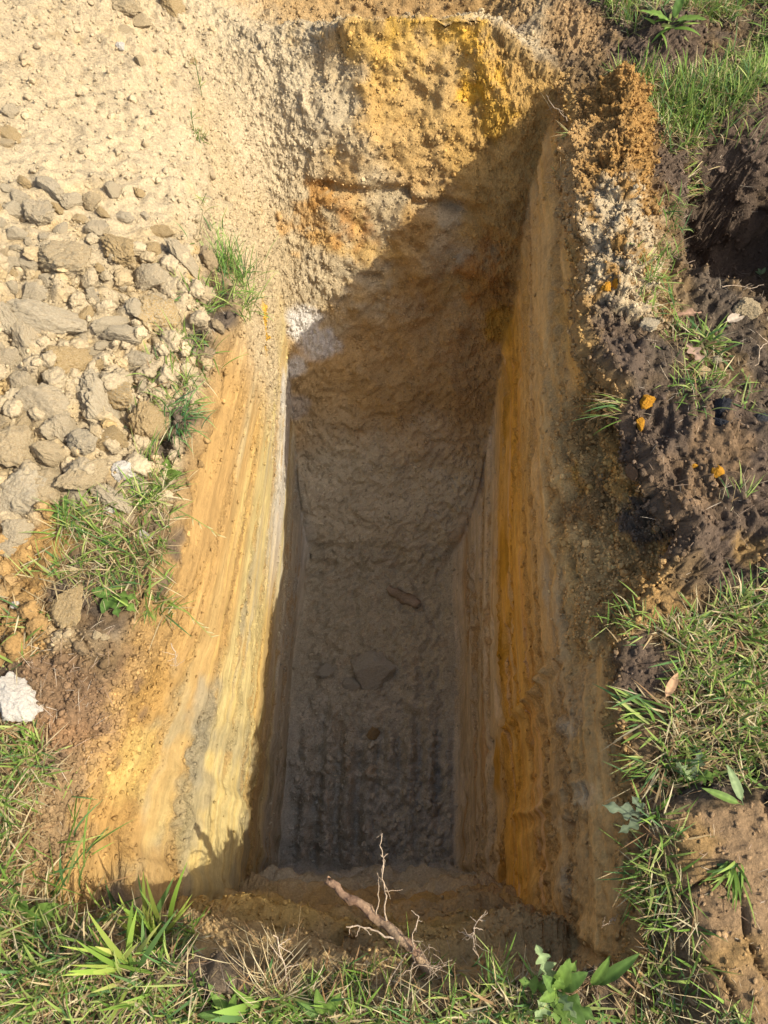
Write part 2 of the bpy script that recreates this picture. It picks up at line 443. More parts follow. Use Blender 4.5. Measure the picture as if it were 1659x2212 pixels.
# right wall
cr = np.broadcast_to(TAN * C(1.05, 1.05, 1.0), base.shape).copy()
cr = mixc(cr, ORBR * C(.95, .95, 1.), (1 - sst(.04, .22, dl + .06 * n2)) * .85)
cr = mixc(cr, (OCHRE + TAN) * .5, sst(.0, .5, st1) * .6)
cr = mixc(cr, (OCHRE * .6 + ORANGE * .4) * C(1.08, 1.1, 1.0), gau(dl, .80, .17) * sst(-.6, .1, st1 + .25) * .95)
cr = mixc(cr, ORANGE * C(1.1, 1.05, .9), sst(.15, .5, st2) * gau(dl, .70, .2) * .6)
cr = mixc(cr, (OLIVE * .5 + TAN * .5) * C(1.1, 1.05, 1.05), gau(dl, .34, .07) * sst(-.2, .3, st1 + .2) * .75)
cr = mixc(cr, CLAY * C(.9, .87, .9), sst(.98, 1.12, dl + .06 * st1) * .92)
cr = mixc(cr, ORANGE * .8, sst(.2, .6, st1 - .1) * sst(1.0, 1.1, dl) * .5)
cr = mixc(cr, WHITE * .9, sst(.45, .8, st2) * sst(.4, .5, dl) * .3)
cr = np.clip(cr * C(1.36, 1.33, 1.28), 0, .72)
# far face
cf = np.broadcast_to(TAN * C(1.05, 1.0, .95), base.shape).copy()
cf = mixc(cf, CREAM * C(1., .97, .9), sst(-.05, .45, n1 + .4 * n3 - 1.1 * (X + .12) + .5 * gau(D, .55, .18)) * .85)
cf = mixc(cf, (OCHRE * .5 + TAN * .5) * C(.95, .92, .9), sst(.05, .5, n3 + .35 * n2 + .8 * sst(-.05, .35, X) + .3 * sst(.4, .1, D) - .15) * (1 - sst(.7, .9, D)) * .75)
cf = mixc(cf, CREAM * C(.97, .95, .9), sst(-.14, -.34, X + .08 * n1) * (1 - sst(.7, .95, D)) * .9)
cf = mixc(cf, TAN * C(.9, .88, .85), sst(.78, 1.0, D + .1 * n1) * .8)
cf = mixc(cf, CLAY, sst(1.05, 1.35, D + .08 * n1) * .95)
cl = mixc(cl, ORBR * C(1.12, 1.1, 1.0), strip * sst(-.2, .4, n2) * .55); cr = mixc(cr, ORBR * C(1.25, 1.15, .9), strip * sst(-.2, .4, n2) * .55)
# near face
cn = np.broadcast_to(BROWN * C(1.25, 1.35, 1.4), base.shape).copy()
cn = cn * C(1.35, 1.28, 1.1)
cn = mixc(cn, OCHRE * C(.95, 1.05, 1.6), gau(D, .55, .28) * sst(-.3, .3, n1) * .8)
cn = mixc(cn, CLAY, sst(.85, 1.1, D + .1 * n1))
cn = mixc(cn, GREYC * .95, sst(1.2, 1.4, D + .1 * n1))
cn = mixc(cn, DARK * 1.5, (1 - sst(.02, .09, D + .03 * n2)) * .8)
# floor
cfl = np.broadcast_to(CLAY, base.shape).copy()
cfl = mixc(cfl, GREYC, (1 - sst(.2, .95, Y + .15 * n1)) * .95)
cfl = mixc(cfl, BROWN * 1.2, sst(.35, .8, n2) * .35)
# ground
cg = np.broadcast_to(BROWN * .62, base.shape).copy()
cg = mixc(cg, DARK, sst(-.25, .35, n1 + .3 * n2) * .9)
cg = mixc(cg, CREAM, heapm * sst(.0, .25, heapm + .4 * n2))
cg = mixc(cg, CREAM * C(.90, .84, .72), heapm * sst(.0, .5, n2 + n1 * .4) * .75)
cg = mixc(cg, OCHRE * .6 + CREAM * .4, heapm * sst(.45, .8, fbm(X * 9 + 3, Y * 9, Z * 9, 2, 7)) * .6)
cg = mixc(cg, TAN * C(1., .9, .8), heapm * sst(2.75, 2.95, Y + .06 * n1) * .75)
cg = mixc(cg, ORBR * C(1.05, .95, .8), ridgem * .95)
cg = mixc(cg, CREAM, ridgem * (1 - sst(1.75, 1.9, Y)) * sst(-.2, .3, n2 + .2) * .9)
w = np.stack([WL, WR, WN, WFAR, WFLOOR, WG], -1); w = w / np.maximum(w.sum(-1, keepdims=True), 1e-6)
for k_, c_ in enumerate((cl, cr, cn, cf, cfl, cg)):
    base += w[..., k_:k_ + 1] * c_

P3 = np.stack([X, Y, Z], -1)
warp = np.stack([.5 * n2, .5 * fbm(X * 13 + 9, Y * 13, Z * 13, 2, 5), .5 * fbm(X * 13, Y * 13 + 7, Z * 13, 2, 2)], -1)
def stain(px, py, rad, col, k=1.0, al=1.0, wp=.35, grain=.0):
    """a patch of differently coloured soil; rad in metres, al stretches it along the pit"""
    global base
    c, _ = hit(px, py)
    dd = (P3 - np.array(c)) / rad + wp * 2 * warp
    r2 = np.sqrt(dd[..., 0] ** 2 + (dd[..., 1] / al) ** 2 + dd[..., 2] ** 2)
    m = (1 - sst(.55, 1.15, r2)) * k
    if grain: m = m * sst(-.2, .3, n2 + 1 - grain)
    base = mixc(base, col, np.clip(m, 0, 1))

SM = C(.58, .47, .28)
stain(1240, 1560, .09, SM, .75, al=.5); stain(1270, 1720, .07, SM, .7, al=.5); stain(1200, 1780, .08, SM * C(.9, .86, .8), .7, al=.5); stain(1220, 1900, .07, SM * .85, .6, al=.6)
YEL = C(.55, .30, .025)
# far face
stain(880, 85, .13, OCHRE * C(1.1, 1.1, 1), .85, wp=.8, grain=.8); stain(960, 70, .12, OCHRE * C(1.1, 1.1, 1), .8, wp=.8, grain=.8); stain(800, 110, .13, OCHRE * .5 + TAN * .5, .8, wp=.8); stain(1010, 95, .08, YEL, .7, wp=.8, grain=.55); stain(1050, 175, .08, YEL, .6, wp=.8, grain=.55)
stain(1030, 205, .05, YEL, .8, wp=.8, grain=.6); stain(1075, 255, .09, OCHRE, .8, wp=.5); stain(930, 150, .16, TAN, .6)
stain(600, 250, .22, CREAM, .9, al=1.5); stain(560, 330, .16, CREAM * C(1.04, 1.03, 1.02), .9, al=1.4); stain(700, 190, .16, CREAM * .98, .7)
stain(700, 420, .08, RUST * C(1.1, 1.2, 1), .75, wp=.9, grain=.5); stain(660, 470, .10, ORANGE, .6, wp=.9, grain=.5); stain(760, 490, .10, RUST * 1.1, .5, wp=.9, grain=.5)
stain(900, 500, .08, ORANGE * .7, .6, wp=.5); stain(830, 400, .10, CREAM, .5); stain(880, 300, .15, TAN * C(1, .95, .8), .6)
stain(700, 600, .14, CREAM, .8); stain(800, 600, .10, CREAM * C(.98, .95, .88), .6); stain(655, 700, .09, C(.56, .51, .43), .95); stain(690, 745, .08, C(.56, .51, .43), .95)
stain(640, 790, .06, C(.56, .51, .43), .9); stain(1040, 570, .10, RUST * 1.2, .6, wp=.9, grain=.5); stain(1060, 640, .10, ORANGE * .9, .7); stain(960, 560, .10, CREAM * .9, .4)
stain(900, 640, .13, ORANGE * .85, .5); stain(640, 880, .06, WHITE * .8, .6)
# right face
stain(1075, 700, .07, OCHRE * C(.95, .9, .7), .8, al=3); stain(1090, 900, .05, OCHRE * C(.95, .9, .8), .8, al=3); stain(1085, 1200, .05, OCHRE * C(1, .92, .6), .85, al=3)
stain(1080, 1400, .05, OCHRE * C(1., .92, .6), .9, al=3); stain(1150, 1420, .045, ORANGE, .7, al=2.5); stain(1072, 1650, .05, OCHRE * C(1, .92, .6), .85, al=2.2)
stain(1190, 1250, .045, OLIVE * C(1.5, 1.35, 1.2), .7, al=2.5); stain(1250, 1500, .08, TAN * C(1.2, 1.2, 1.25), .8, al=1.4); stain(1210, 1700, .12, TAN * C(1.15, 1.15, 1.15), .75)
stain(1250, 1850, .10, TAN * C(1.05, 1.03, 1.0), .7); stain(1090, 1880, .06, OCHRE * C(.85, .75, .6), .8); stain(1350, 1320, .10, ORBR * C(1.05, 1.02, 1.0), .75)
stain(1420, 1300, .09, ORBR * C(1., .97, .95), .7); stain(1290, 900, .13, ORBR * C(.95, .93, .95), .8); stain(1270, 1080, .10, ORBR * C(.85, .82, .85), .8, wp=.5)
stain(1350, 1120, .07, DARK * 1.6, .8, wp=.7, grain=.7); stain(1400, 1130, .08, DARK * 1.3, .9, wp=.7); stain(1430, 1060, .06, DARK, .8); stain(1240, 1030, .05, OCHRE * .8, .6, wp=.8, grain=.6)
stain(1260, 300, .12, TAN * C(1.0, .92, .85), .8); stain(1210, 450, .12, TAN * C(1.15, 1.1, 1.1), .8, al=1.5)
# left face and bank
stain(575, 700, .035, OCHRE * C(1.05, 1.05, .8), .9, al=4); stain(590, 900, .035, PALE, .8, al=4); stain(610, 850, .05, WHITE, .8, al=2.5)
stain(330, 1500, .10, ORBR * C(1.0, .95, .8), .85); stain(290, 1650, .10, OCHRE * .5 + PALE * .5, .7); stain(250, 1800, .11, ORBR * C(1.05, 1, .9), .85)
stain(450, 1530, .075, OLIVE * C(.95, .95, 1.), .8, al=1.8, wp=.6); stain(410, 1720, .10, OLIVE * C(1.05, 1.02, .95), .8, al=1.4, wp=.6); stain(430, 1620, .06, OLIVE * C(.9, .92, 1.), .7, al=1.8, wp=.6); stain(350, 1900, .10, ORBR * 1.1, .8)
stain(150, 1500, .15, BROWN * C(.85, .8, .85), .92, wp=.6); stain(210, 1470, .10, BROWN * C(.8, .74, .78), .75, wp=.7); stain(120, 1700, .10, BROWN * .85, .7, wp=.6); stain(200, 1400, .08, BROWN * .75, .7, wp=.7); stain(110, 1620, .10, BROWN * C(1.1, .95, .9), .8, wp=.5)
stain(130, 1760, .11, BROWN, .8, wp=.7); stain(90, 1840, .09, BROWN * .9, .8, wp=.7); stain(100, 1650, .05, DARK * 1.6, .6, wp=.6); stain(180, 1900, .11, ORBR * 1.05, .8, wp=.5)
stain(60, 1200, .12, ORBR * C(1.1, 1.05, .95), .85, wp=.5); stain(40, 1350, .10, ORBR * C(1.05, 1, .95), .85, wp=.5); stain(270, 1090, .06, CREAM * .9, .7)
stain(480, 690, .05, DARK * 1.2, .95, wp=.5); stain(440, 740, .045, DARK * 1.1, .95, wp=.5); stain(400, 900, .05, DARK * 1.2, .9, wp=.5); stain(360, 960, .05, DARK * 1.2, .9, wp=.5)
stain(330, 930, .04, DARK * 1.4, .8); stain(375, 1180, .05, DARK * 1.3, .8, wp=.5); stain(350, 1270, .04, DARK * 1.3, .8, wp=.5)
stain(150, 80, .5, CREAM * C(1., .97, .94), .6); stain(250, 300, .4, CREAM * C(1.03, 1.02, 1.0), .7); stain(500, 90, .3, CREAM, .6)
# right ground
for q in ((1390, 110, .16), (1470, 110, .16), (1450, 360, .12), (1590, 400, .25), (1560, 560, .2), (1620, 320, .2), (1330, 700, .09), (1350, 760, .09), (1400, 900, .1), (1450, 980, .13),
          (1560, 880, .12), (1600, 1000, .14), (1500, 1120, .12), (1620, 1130, .14), (1600, 1230, .12), (1380, 1430, .07), (1360, 1500, .06)):
    stain(q[0], q[1], q[2], DARK * C(1.25, 1.15, 1.1), .92, wp=.5)
stain(1560, 960, .10, BROWN * C(.9, .85, .85), .6, wp=.5); stain(1500, 1060, .10, BROWN * C(.9, .85, .85), .6, wp=.5); stain(1610, 1190, .05, ORBR, .7, wp=.6)
for q in ((1520, 1850, .14), (1600, 2000, .15), (1500, 1980, .1), (1620, 1850, .13), (1580, 2130, .12)):
    stain(q[0], q[1], q[2], BROWN * C(1.02, 1.0, 1.05), .95, wp=.5)
stain(1500, 1830, .06, ORBR * .9, .7, wp=.6); stain(1600, 2080, .07, ORBR * .9, .7, wp=.6); stain(1250, 60, .13, BROWN * C(1.35, 1.3, 1.2), .85)
stain(1110, 60, .07, DARK * 1.8, .7); stain(900, 12, .3, TAN * C(.72, .66, .62), .8); stain(700, 5, .25, TAN * C(.85, .8, .75), .7); stain(1080, 25, .2, TAN * C(.75, .68, .6), .8)
stain(250, 1970, .07, DARK * 1.5, .8, wp=.5)
# speckle of small grit, stays with the soil
base = base * (1 + .13 * n2[..., None] + .10 * perlin(X * 70, Y * 70, Z * 70, 3)[..., None])
base = base * (1 + (WL + WR)[..., None] * (.07 * st2 + .06 * st3)[..., None])
base = np.clip(base, .012, .75)
grain = WFLOOR * .9 + WG * 1.0 + WFAR * (1 - .45 * lowf) + WN * .9 + WL * (.25 + .6 * patch + .6 * strip + .5 * upper_l) + WR * (.28 + .6 * strip + .5 * patch + .8 * upper_r + .15 * (1 - sst(.4, .8, D)))
grain = np.clip(grain, 0, 1)
streak = np.clip((WL * (1 - .5 * strip) + WR * (1 - upper_r) * (1 - .5 * strip)) * .9, 0, 1)

# ------------------------------------------------------------------ materials
def soil_material(name, color=None):
    m = bpy.data.materials.new(name); m.use_nodes = True
    nt = m.node_tree; b = nt.nodes['Principled BSDF']
    b.inputs['Roughness'].default_value = .95; b.inputs['Specular IOR Level'].default_value = .15
    tc = nt.nodes.new('ShaderNodeTexCoord')
    nz = nt.nodes.new('ShaderNodeTexNoise'); nz.inputs['Scale'].default_value = 160; nz.inputs['Detail'].default_value = 5; nz.inputs['Roughness'].default_value = .65
    nt.links.new(tc.outputs['Object'], nz.inputs['Vector'])
    mr = nt.nodes.new('ShaderNodeMapRange'); mr.inputs[1].default_value = .3; mr.inputs[2].default_value = .7; mr.inputs[3].default_value = .72; mr.inputs[4].default_value = 1.26
    nt.links.new(nz.outputs['Fac'], mr.inputs[0])
    if color is None:
        at = nt.nodes.new('ShaderNodeAttribute'); at.attribute_name = 'Col'; src = at.outputs['Color']
    else:
        n2_ = nt.nodes.new('ShaderNodeTexNoise'); n2_.inputs['Scale'].default_value = 14; n2_.inputs['Detail'].default_value = 4
        nt.links.new(tc.outputs['Object'], n2_.inputs['Vector'])
        rp = nt.nodes.new('ShaderNodeValToRGB')
        rp.color_ramp.elements[0].position = .38; rp.color_ramp.elements[0].color = (*color[0], 1)
        rp.color_ramp.elements[1].position = .62; rp.color_ramp.elements[1].color = (*color[1], 1)
        nt.links.new(n2_.outputs['Fac'], rp.inputs[0]); src = rp.outputs[0]
    mx = nt.nodes.new('ShaderNodeMix'); mx.data_type = 'RGBA'; mx.blend_type = 'MULTIPLY'; mx.inputs[0].default_value = .8
    if color is None:
        ag0 = nt.nodes.new('ShaderNodeAttribute'); ag0.attribute_name = 'Grain'; nt.links.new(ag0.outputs['Fac'], mx.inputs[0])
    nt.links.new(src, mx.inputs[6]); nt.links.new(mr.outputs[0], mx.inputs[7])
    nt.links.new(mx.outputs[2], b.inputs['Base Color'])
    col_out = mx.outputs[2]
    if color is None:
        mp = nt.nodes.new('ShaderNodeMapping'); mp.inputs['Scale'].default_value = (80, 2.2, 80)
        nt.links.new(tc.outputs['Object'], mp.inputs['Vector'])
        ns = nt.nodes.new('ShaderNodeTexNoise'); ns.inputs['Scale'].default_value = 1.0; ns.inputs['Detail'].default_value = 6; ns.inputs['Roughness'].default_value = .7
        nt.links.new(mp.outputs[0], ns.inputs['Vector'])
        ms = nt.nodes.new('ShaderNodeMapRange'); ms.inputs[1].default_value = .32; ms.inputs[2].default_value = .68; ms.inputs[3].default_value = .80; ms.inputs[4].default_value = 1.16
        nt.links.new(ns.outputs['Fac'], ms.inputs[0])
        ak = nt.nodes.new('ShaderNodeAttribute'); ak.attribute_name = 'Streak'
        m3 = nt.nodes.new('ShaderNodeMix'); m3.data_type = 'RGBA'; m3.blend_type = 'MULTIPLY'
        nt.links.new(ak.outputs['Fac'], m3.inputs[0]); nt.links.new(col_out, m3.inputs[6]); nt.links.new(ms.outputs[0], m3.inputs[7])
        nt.links.new(m3.outputs[2], b.inputs['Base Color'])
        bs = nt.nodes.new('ShaderNodeBump'); bs.inputs['Distance'].default_value = .005
        nt.links.new(ak.outputs['Fac'], bs.inputs['Strength']); nt.links.new(ns.outputs['Fac'], bs.inputs['Height'])
    bp = nt.nodes.new('ShaderNodeBump'); bp.inputs['Distance'].default_value = .009 if color is None else .012
    if color is None: nt.links.new(bs.outputs[0], bp.inputs['Normal'])
    nb = nt.nodes.new('ShaderNodeTexNoise'); nb.inputs['Scale'].default_value = 110 if color is None else 55; nb.inputs['Detail'].default_value = 6; nb.inputs['Roughness'].default_value = .7
    nt.links.new(tc.outputs['Object'], nb.inputs['Vector'])
    nt.links.new(nb.outputs['Fac'], bp.inputs['Height'])
    if color is None:
        ag = nt.nodes.new('ShaderNodeAttribute'); ag.attribute_name = 'Grain'
        nt.links.new(ag.outputs['Fac'], bp.inputs['Strength'])
    else:
        bp.inputs['Strength'].default_value = .7
    nt.links.new(bp.outputs[0], b.inputs['Normal'])
    return m
M_SOIL = soil_material('soil')

def sub(name, sel):
    q = quads[sel]
    used, inv = np.unique(q, return_inverse=True)
    me = mesh_from(name, verts[used], inv.reshape(q.shape), base.reshape(-1, 3)[used], grain.reshape(-1)[used], mat=M_SOIL)
    at_ = me.attributes.new('Streak', 'FLOAT', 'POINT'); at_.data.foreach_set('value', np.ascontiguousarray(streak.reshape(-1)[used], np.float32))
    o = link(name, me); o['kind'] = 'structure'
    # shared normals, so that the split shows no seam
    nn = FULLN[used]
    me.normals_split_custom_set_from_vertices(nn)
    return o
FULLN = normals(X, Y, Z).reshape(-1, 3).astype(np.float32)
isw = (qp > 1) & (qp < 2); lrq = np.abs(qu) >= np.abs(qv)
sub('pit_floor', qp < 1)
sub('pit_wall_left', isw & lrq & (qu < 0)); sub('pit_wall_right', isw & lrq & (qu > 0))
sub('pit_wall_near', isw & ~lrq & (qv < 0)); sub('pit_wall_far', isw & ~lrq & (qv > 0))
sub('spoil_slope', (qp > 2) & (qp < 3) & (qh > .5)); sub('ground', (qp > 2) & ~((qp < 3) & (qh > .5)))

# ------------------------------------------------------------------ plants
def leaf_material(name):
    m = bpy.data.materials.new(name); m.use_nodes = True
    nt = m.node_tree; b = nt.nodes['Principled BSDF']
    at = nt.nodes.new('ShaderNodeAttribute'); at.attribute_name = 'Col'
    nt.links.new(at.outputs['Color'], b.inputs['Base Color'])
    b.inputs['Roughness'].default_value = .6; b.inputs['Specular IOR Level'].default_value = .18
    tr = nt.nodes.new('ShaderNodeBsdfTranslucent')
    nt.links.new(at.outputs['Color'], tr.inputs[0])
    mx = nt.nodes.new('ShaderNodeMixShader'); mx.inputs[0].default_value = .3
    nt.links.new(b.outputs[0], mx.inputs[1]); nt.links.new(tr.outputs[0], mx.inputs[2])
    nt.links.new(mx.outputs[0], nt.nodes['Material Output'].inputs[0])
    return m
M_LEAF = leaf_material('grass_blade')
GREENS = np.array([(.13, .22, .035), (.18, .28, .05), (.25, .33, .07), (.09, .17, .05), (.31, .35, .10)])
STRAWS = np.array([(.50, .39, .20), (.40, .29, .14), (.56, .47, .27), (.30, .18, .08)])

def blade_arrays(base_p, az, length, width, lean, bend, colr, seg=5, roll=None):
    """curved tapering blades; every argument an array over blades; lean, bend are angles from upright"""
    n = len(az)
    s = np.linspace(0, 1, seg + 1)
    ang = lean[:, None] + bend[:, None] * s[None, :]
    dl = length[:, None] / seg
    hx = np.cumsum(np.concatenate([np.zeros((n, 1)), (np.sin(ang) * dl)[:, :-1]], 1), 1)
    hz = np.cumsum(np.concatenate([np.zeros((n, 1)), (np.cos(ang) * dl)[:, :-1]], 1), 1)
    ca, sa = np.cos(az), np.sin(az)
    ctr = np.stack([base_p[:, 0:1] + hx * ca[:, None], base_p[:, 1:2] + hx * sa[:, None], base_p[:, 2:3] + hz], -1)
    wd = width[:, None] * np.minimum(1, .55 + 1.2 * s) * (1 - s ** 2.5 * .96)
    if roll is None: roll = np.zeros(n)
    sd = np.stack([-sa * np.cos(roll), ca * np.cos(roll), np.sin(roll)], -1)
    L = ctr - sd[:, None, :] * wd[..., None] / 2
    R = ctr + sd[:, None, :] * wd[..., None] / 2
    v = np.stack([L, R], 2).reshape(n, -1, 3)
    per = (seg + 1) * 2
    f = np.array([[2 * k, 2 * k + 1, 2 * k + 3, 2 * k + 2] for k in range(seg)])
    faces = (f[None] + (np.arange(n) * per)[:, None, None]).reshape(-1, 4)
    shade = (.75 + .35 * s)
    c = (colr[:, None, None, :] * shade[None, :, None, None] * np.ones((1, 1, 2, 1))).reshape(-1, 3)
    return v.reshape(-1, 3), faces, c

class Geo:
    def __init__(s): s.v = []; s.f = []; s.c = []; s.n = 0
    def add(s, v, f, c):
        s.v.append(np.asarray(v)); s.f.append(np.asarray(f) + s.n); s.c.append(np.asarray(c)); s.n += len(v)
    def build(s, name, mat=None, parent=None):
        me = mesh_from(name, np.concatenate(s.v), np.concatenate(s.f), np.concatenate(s.c), mat=mat or M_LEAF)
        return link(name, me, parent)

def poly_pts(poly):
    return np.array([onplane(*p)[:2] for p in poly])
def inside(poly, x, y):
    c = np.zeros(x.shape, bool); n = len(poly)
    for i in range(n):
        x0, y0 = poly[i]; x1, y1 = poly[(i + 1) % n]
        cond = ((y0 > y) != (y1 > y)) & (x < (x1 - x0) * (y - y0) / (y1 - y0 + 1e-12) + x0)
        c ^= cond
    return c
def scatter(poly, density, seed, clump=.5):
    r = np.random.default_rng(seed)
    lo, hi = poly.min(0), poly.max(0)
    n = int(density * (hi[0] - lo[0]) * (hi[1] - lo[1]))
    p = lo + r.random((n, 2)) * (hi - lo)
    m = inside(poly, p[:, 0], p[:, 1])
    if clump:
        nn = fbm(p[:, 0] * 9, p[:, 1] * 9, 0, 3, seed % 5)
        m &= r.random(n) < np.clip(.55 + clump * 1.6 * nn, .03, 1)
    return p[m]
def grass(geo, pts, r, lmin=.025, lmax=.07, wmin=.0022, wmax=.0045, straw=.25, flat=.25, thatch=.0):
    n = len(pts)
    if n == 0: return
    p3 = np.array([drop(a, b)[0] for a, b in pts]) - [0, 0, .004]
    isS = r.random(n) < straw
    col = np.where(isS[:, None], STRAWS[r.integers(0, 4, n)], GREENS[r.integers(0, 5, n)]) * (.75 + .5 * r.random((n, 1)))
    ln = lmin + (lmax - lmin) * r.random(n) ** 1.3
    wd = np.where(isS, .7, 1) * (wmin + (wmax - wmin) * r.random(n))
    lean = np.abs(r.normal(.35, .4, n)); fl = r.random(n) < np.where(isS, .8, flat)
    lean = np.where(fl, 1.25 + .3 * r.random(n), lean)
    p3[:, 2] += np.where(fl, .006 + .012 * r.random(n), 0)
    bend = np.where(fl, r.normal(.15, .25, n), np.abs(r.normal(.6, .5, n)))
    geo.add(*blade_arrays(p3, r.random(n) * 6.283, ln, wd, lean, bend, col, 5, r.normal(0, .4, n)))

gr = Geo(); r_ = np.random.default_rng(11)
POLYS = dict(
 top_right=[(1240, -60), (1270, 30), (1325, 70), (1350, 100), (1440, 60), (1540, 60), (1659, 90), (1800, 90), (1800, -90)],
 right_up=[(1310, 150), (1340, 190), (1390, 230), (1400, 300), (1430, 340), (1500, 330), (1560, 270), (1659, 240), (1850, 200), (1850, 60), (1600, 90), (1540, 170), (1440, 190)],
 right_mid=[(1340, 600), (1420, 590), (1490, 700), (1560, 760), (1580, 830), (1500, 860), (1440, 800), (1380, 690)],
 right_low=[(1400, 1370), (1420, 1345), (1480, 1340), (1560, 1290), (1659, 1230), (1850, 1200), (1850, 1760), (1659, 1730), (1560, 1700), (1500, 1690), (1440, 1740), (1400, 1730), (1420, 1640), (1430, 1560), (1450, 1500), (1470, 1430), (1440, 1390)],
 right_strip=[(1390, 1730), (1430, 1790), (1440, 1900), (1470, 1960), (1500, 2090), (1560, 2190), (1640, 2260), (1600, 2400), (1280, 2400), (1330, 2180), (1390, 2090), (1400, 1960), (1380, 1830)],
 bottom=[(-250, 1950), (0, 1950), (130, 1960), (220, 2000), (360, 1985), (400, 2060), (440, 2120), (560, 2150), (700, 2110), (900, 2110), (1050, 2130), (1200, 2130), (1330, 2170), (1330, 2420), (600, 2500), (-300, 2450)],
 left_low=[(-200, 1560), (60, 1570), (110, 1640), (70, 1740), (50, 1850), (100, 1960), (-200, 1990)],
 left_mid=[(-160, 1400), (40, 1290), (120, 1220), (170, 1300), (110, 1400), (40, 1470), (-160, 1500)],
)
DENS = dict(top_right=24000, right_up=22000, right_mid=4500, right_low=26000, right_strip=20000, bottom=34000, left_low=24000, left_mid=5000)
for k_, pl in POLYS.items():
    pp = poly_pts(pl)
    pts = scatter(pp, DENS[k_], len(k_) + 3, .6)
    tall = k_ in ('top_right', 'right_up')
    grass(gr, pts, r_, .03, .13 if tall else .095, .0022, .0068, straw=.25 if tall else .42)
    # dead thatch lying between
    pts = scatter(pp, DENS[k_] * .6, len(k_) + 23, .3)
    grass(gr, pts, r_, .03, .07, .0015, .003, straw=1.0, flat=.9)
# thin grass out of frame
pp = np.array([(-2.4, -1.3), (2.3, -1.3), (2.3, -.5), (-2.4, -.5)]); grass(gr, scatter(pp, 1500, 5, .4), r_, .03, .08, .003, .005)
pp = np.array([(1.3, -.5), (2.3, -.5), (2.3, 4.2), (1.6, 4.2), (1.6, 1.2)]); grass(gr, scatter(pp, 1500, 6, .4), r_, .03, .08, .003, .005)
g_o = gr.build('grass'); tag(g_o, 'green and straw coloured turf around the pit edge', 'grass', kind='stuff')

print('verts', len(verts), 'grass verts', gr.n)

# ------------------------------------------------------------------ loose crumbs (nobody could count them)
def ico(sub_):
    bm = bmesh.new(); bmesh.ops.create_icosphere(bm, subdivisions=sub_, radius=1.0)
    v = np.array([x.co[:] for x in bm.verts]); f = np.array([[q.index for q in x.verts] for x in bm.faces]); bm.free()
    return v, f
def clod_shape(seed, sub_, planes=11, rough=.10, sharp=.8):
    """a broken lump: a ball cut by random planes, then roughened"""
    r = np.random.default_rng(seed)
    v, f = ico(sub_)
    d = r.normal(size=(planes, 3)); d /= np.linalg.norm(d, axis=1, keepdims=True)
    h = .50 + .42 * r.random(planes)
    k = 30.0
    dots = np.maximum(v @ d.T, 1e-3)
    lim = h[None] / dots
    rad = np.minimum((np.minimum(lim, 1.6) ** -k).sum(1) ** (-1 / k) * 1.18, 1.25)
    rad = sharp * rad + (1 - sharp) * .85
    p = v * rad[:, None]
    nn = fbm(p[:, 0] * 2.3 + seed, p[:, 1] * 2.3, p[:, 2] * 2.3, 4, seed % 7, .55)
    nb = billow(p[:, 0] * 4.1 + seed, p[:, 1] * 4.1, p[:, 2] * 4.1, 3, seed % 5, .5)
    nfi = fbm(p[:, 0] * 9 + seed, p[:, 1] * 9, p[:, 2] * 9, 3, 3, .6) if sub_ > 4 else 0
    p = p * (1 + rough * nn + rough * .35 * nb + rough * .22 * nfi)[:, None]
    return p, f
def rand_rot(n, r):
    q = r.normal(size=(n, 4)); q /= np.linalg.norm(q, axis=1, keepdims=True)
    w_, x_, y_, z_ = q.T
    return np.stack([np.stack([1 - 2 * (y_**2 + z_**2), 2 * (x_*y_ - z_*w_), 2 * (x_*z_ + y_*w_)], -1),
                     np.stack([2 * (x_*y_ + z_*w_), 1 - 2 * (x_**2 + z_**2), 2 * (y_*z_ - x_*w_)], -1),
                     np.stack([2 * (x_*z_ - y_*w_), 2 * (y_*z_ + x_*w_), 1 - 2 * (x_**2 + y_**2)], -1)], 1)
NFL = FULLN.reshape(-1, 3); BFL = base.reshape(-1, 3)
dA = np.linalg.norm(np.cross(np.gradient(np.stack([X, Y, Z], -1), axis=1), np.gradient(np.stack([X, Y, Z], -1), axis=0)), axis=-1)
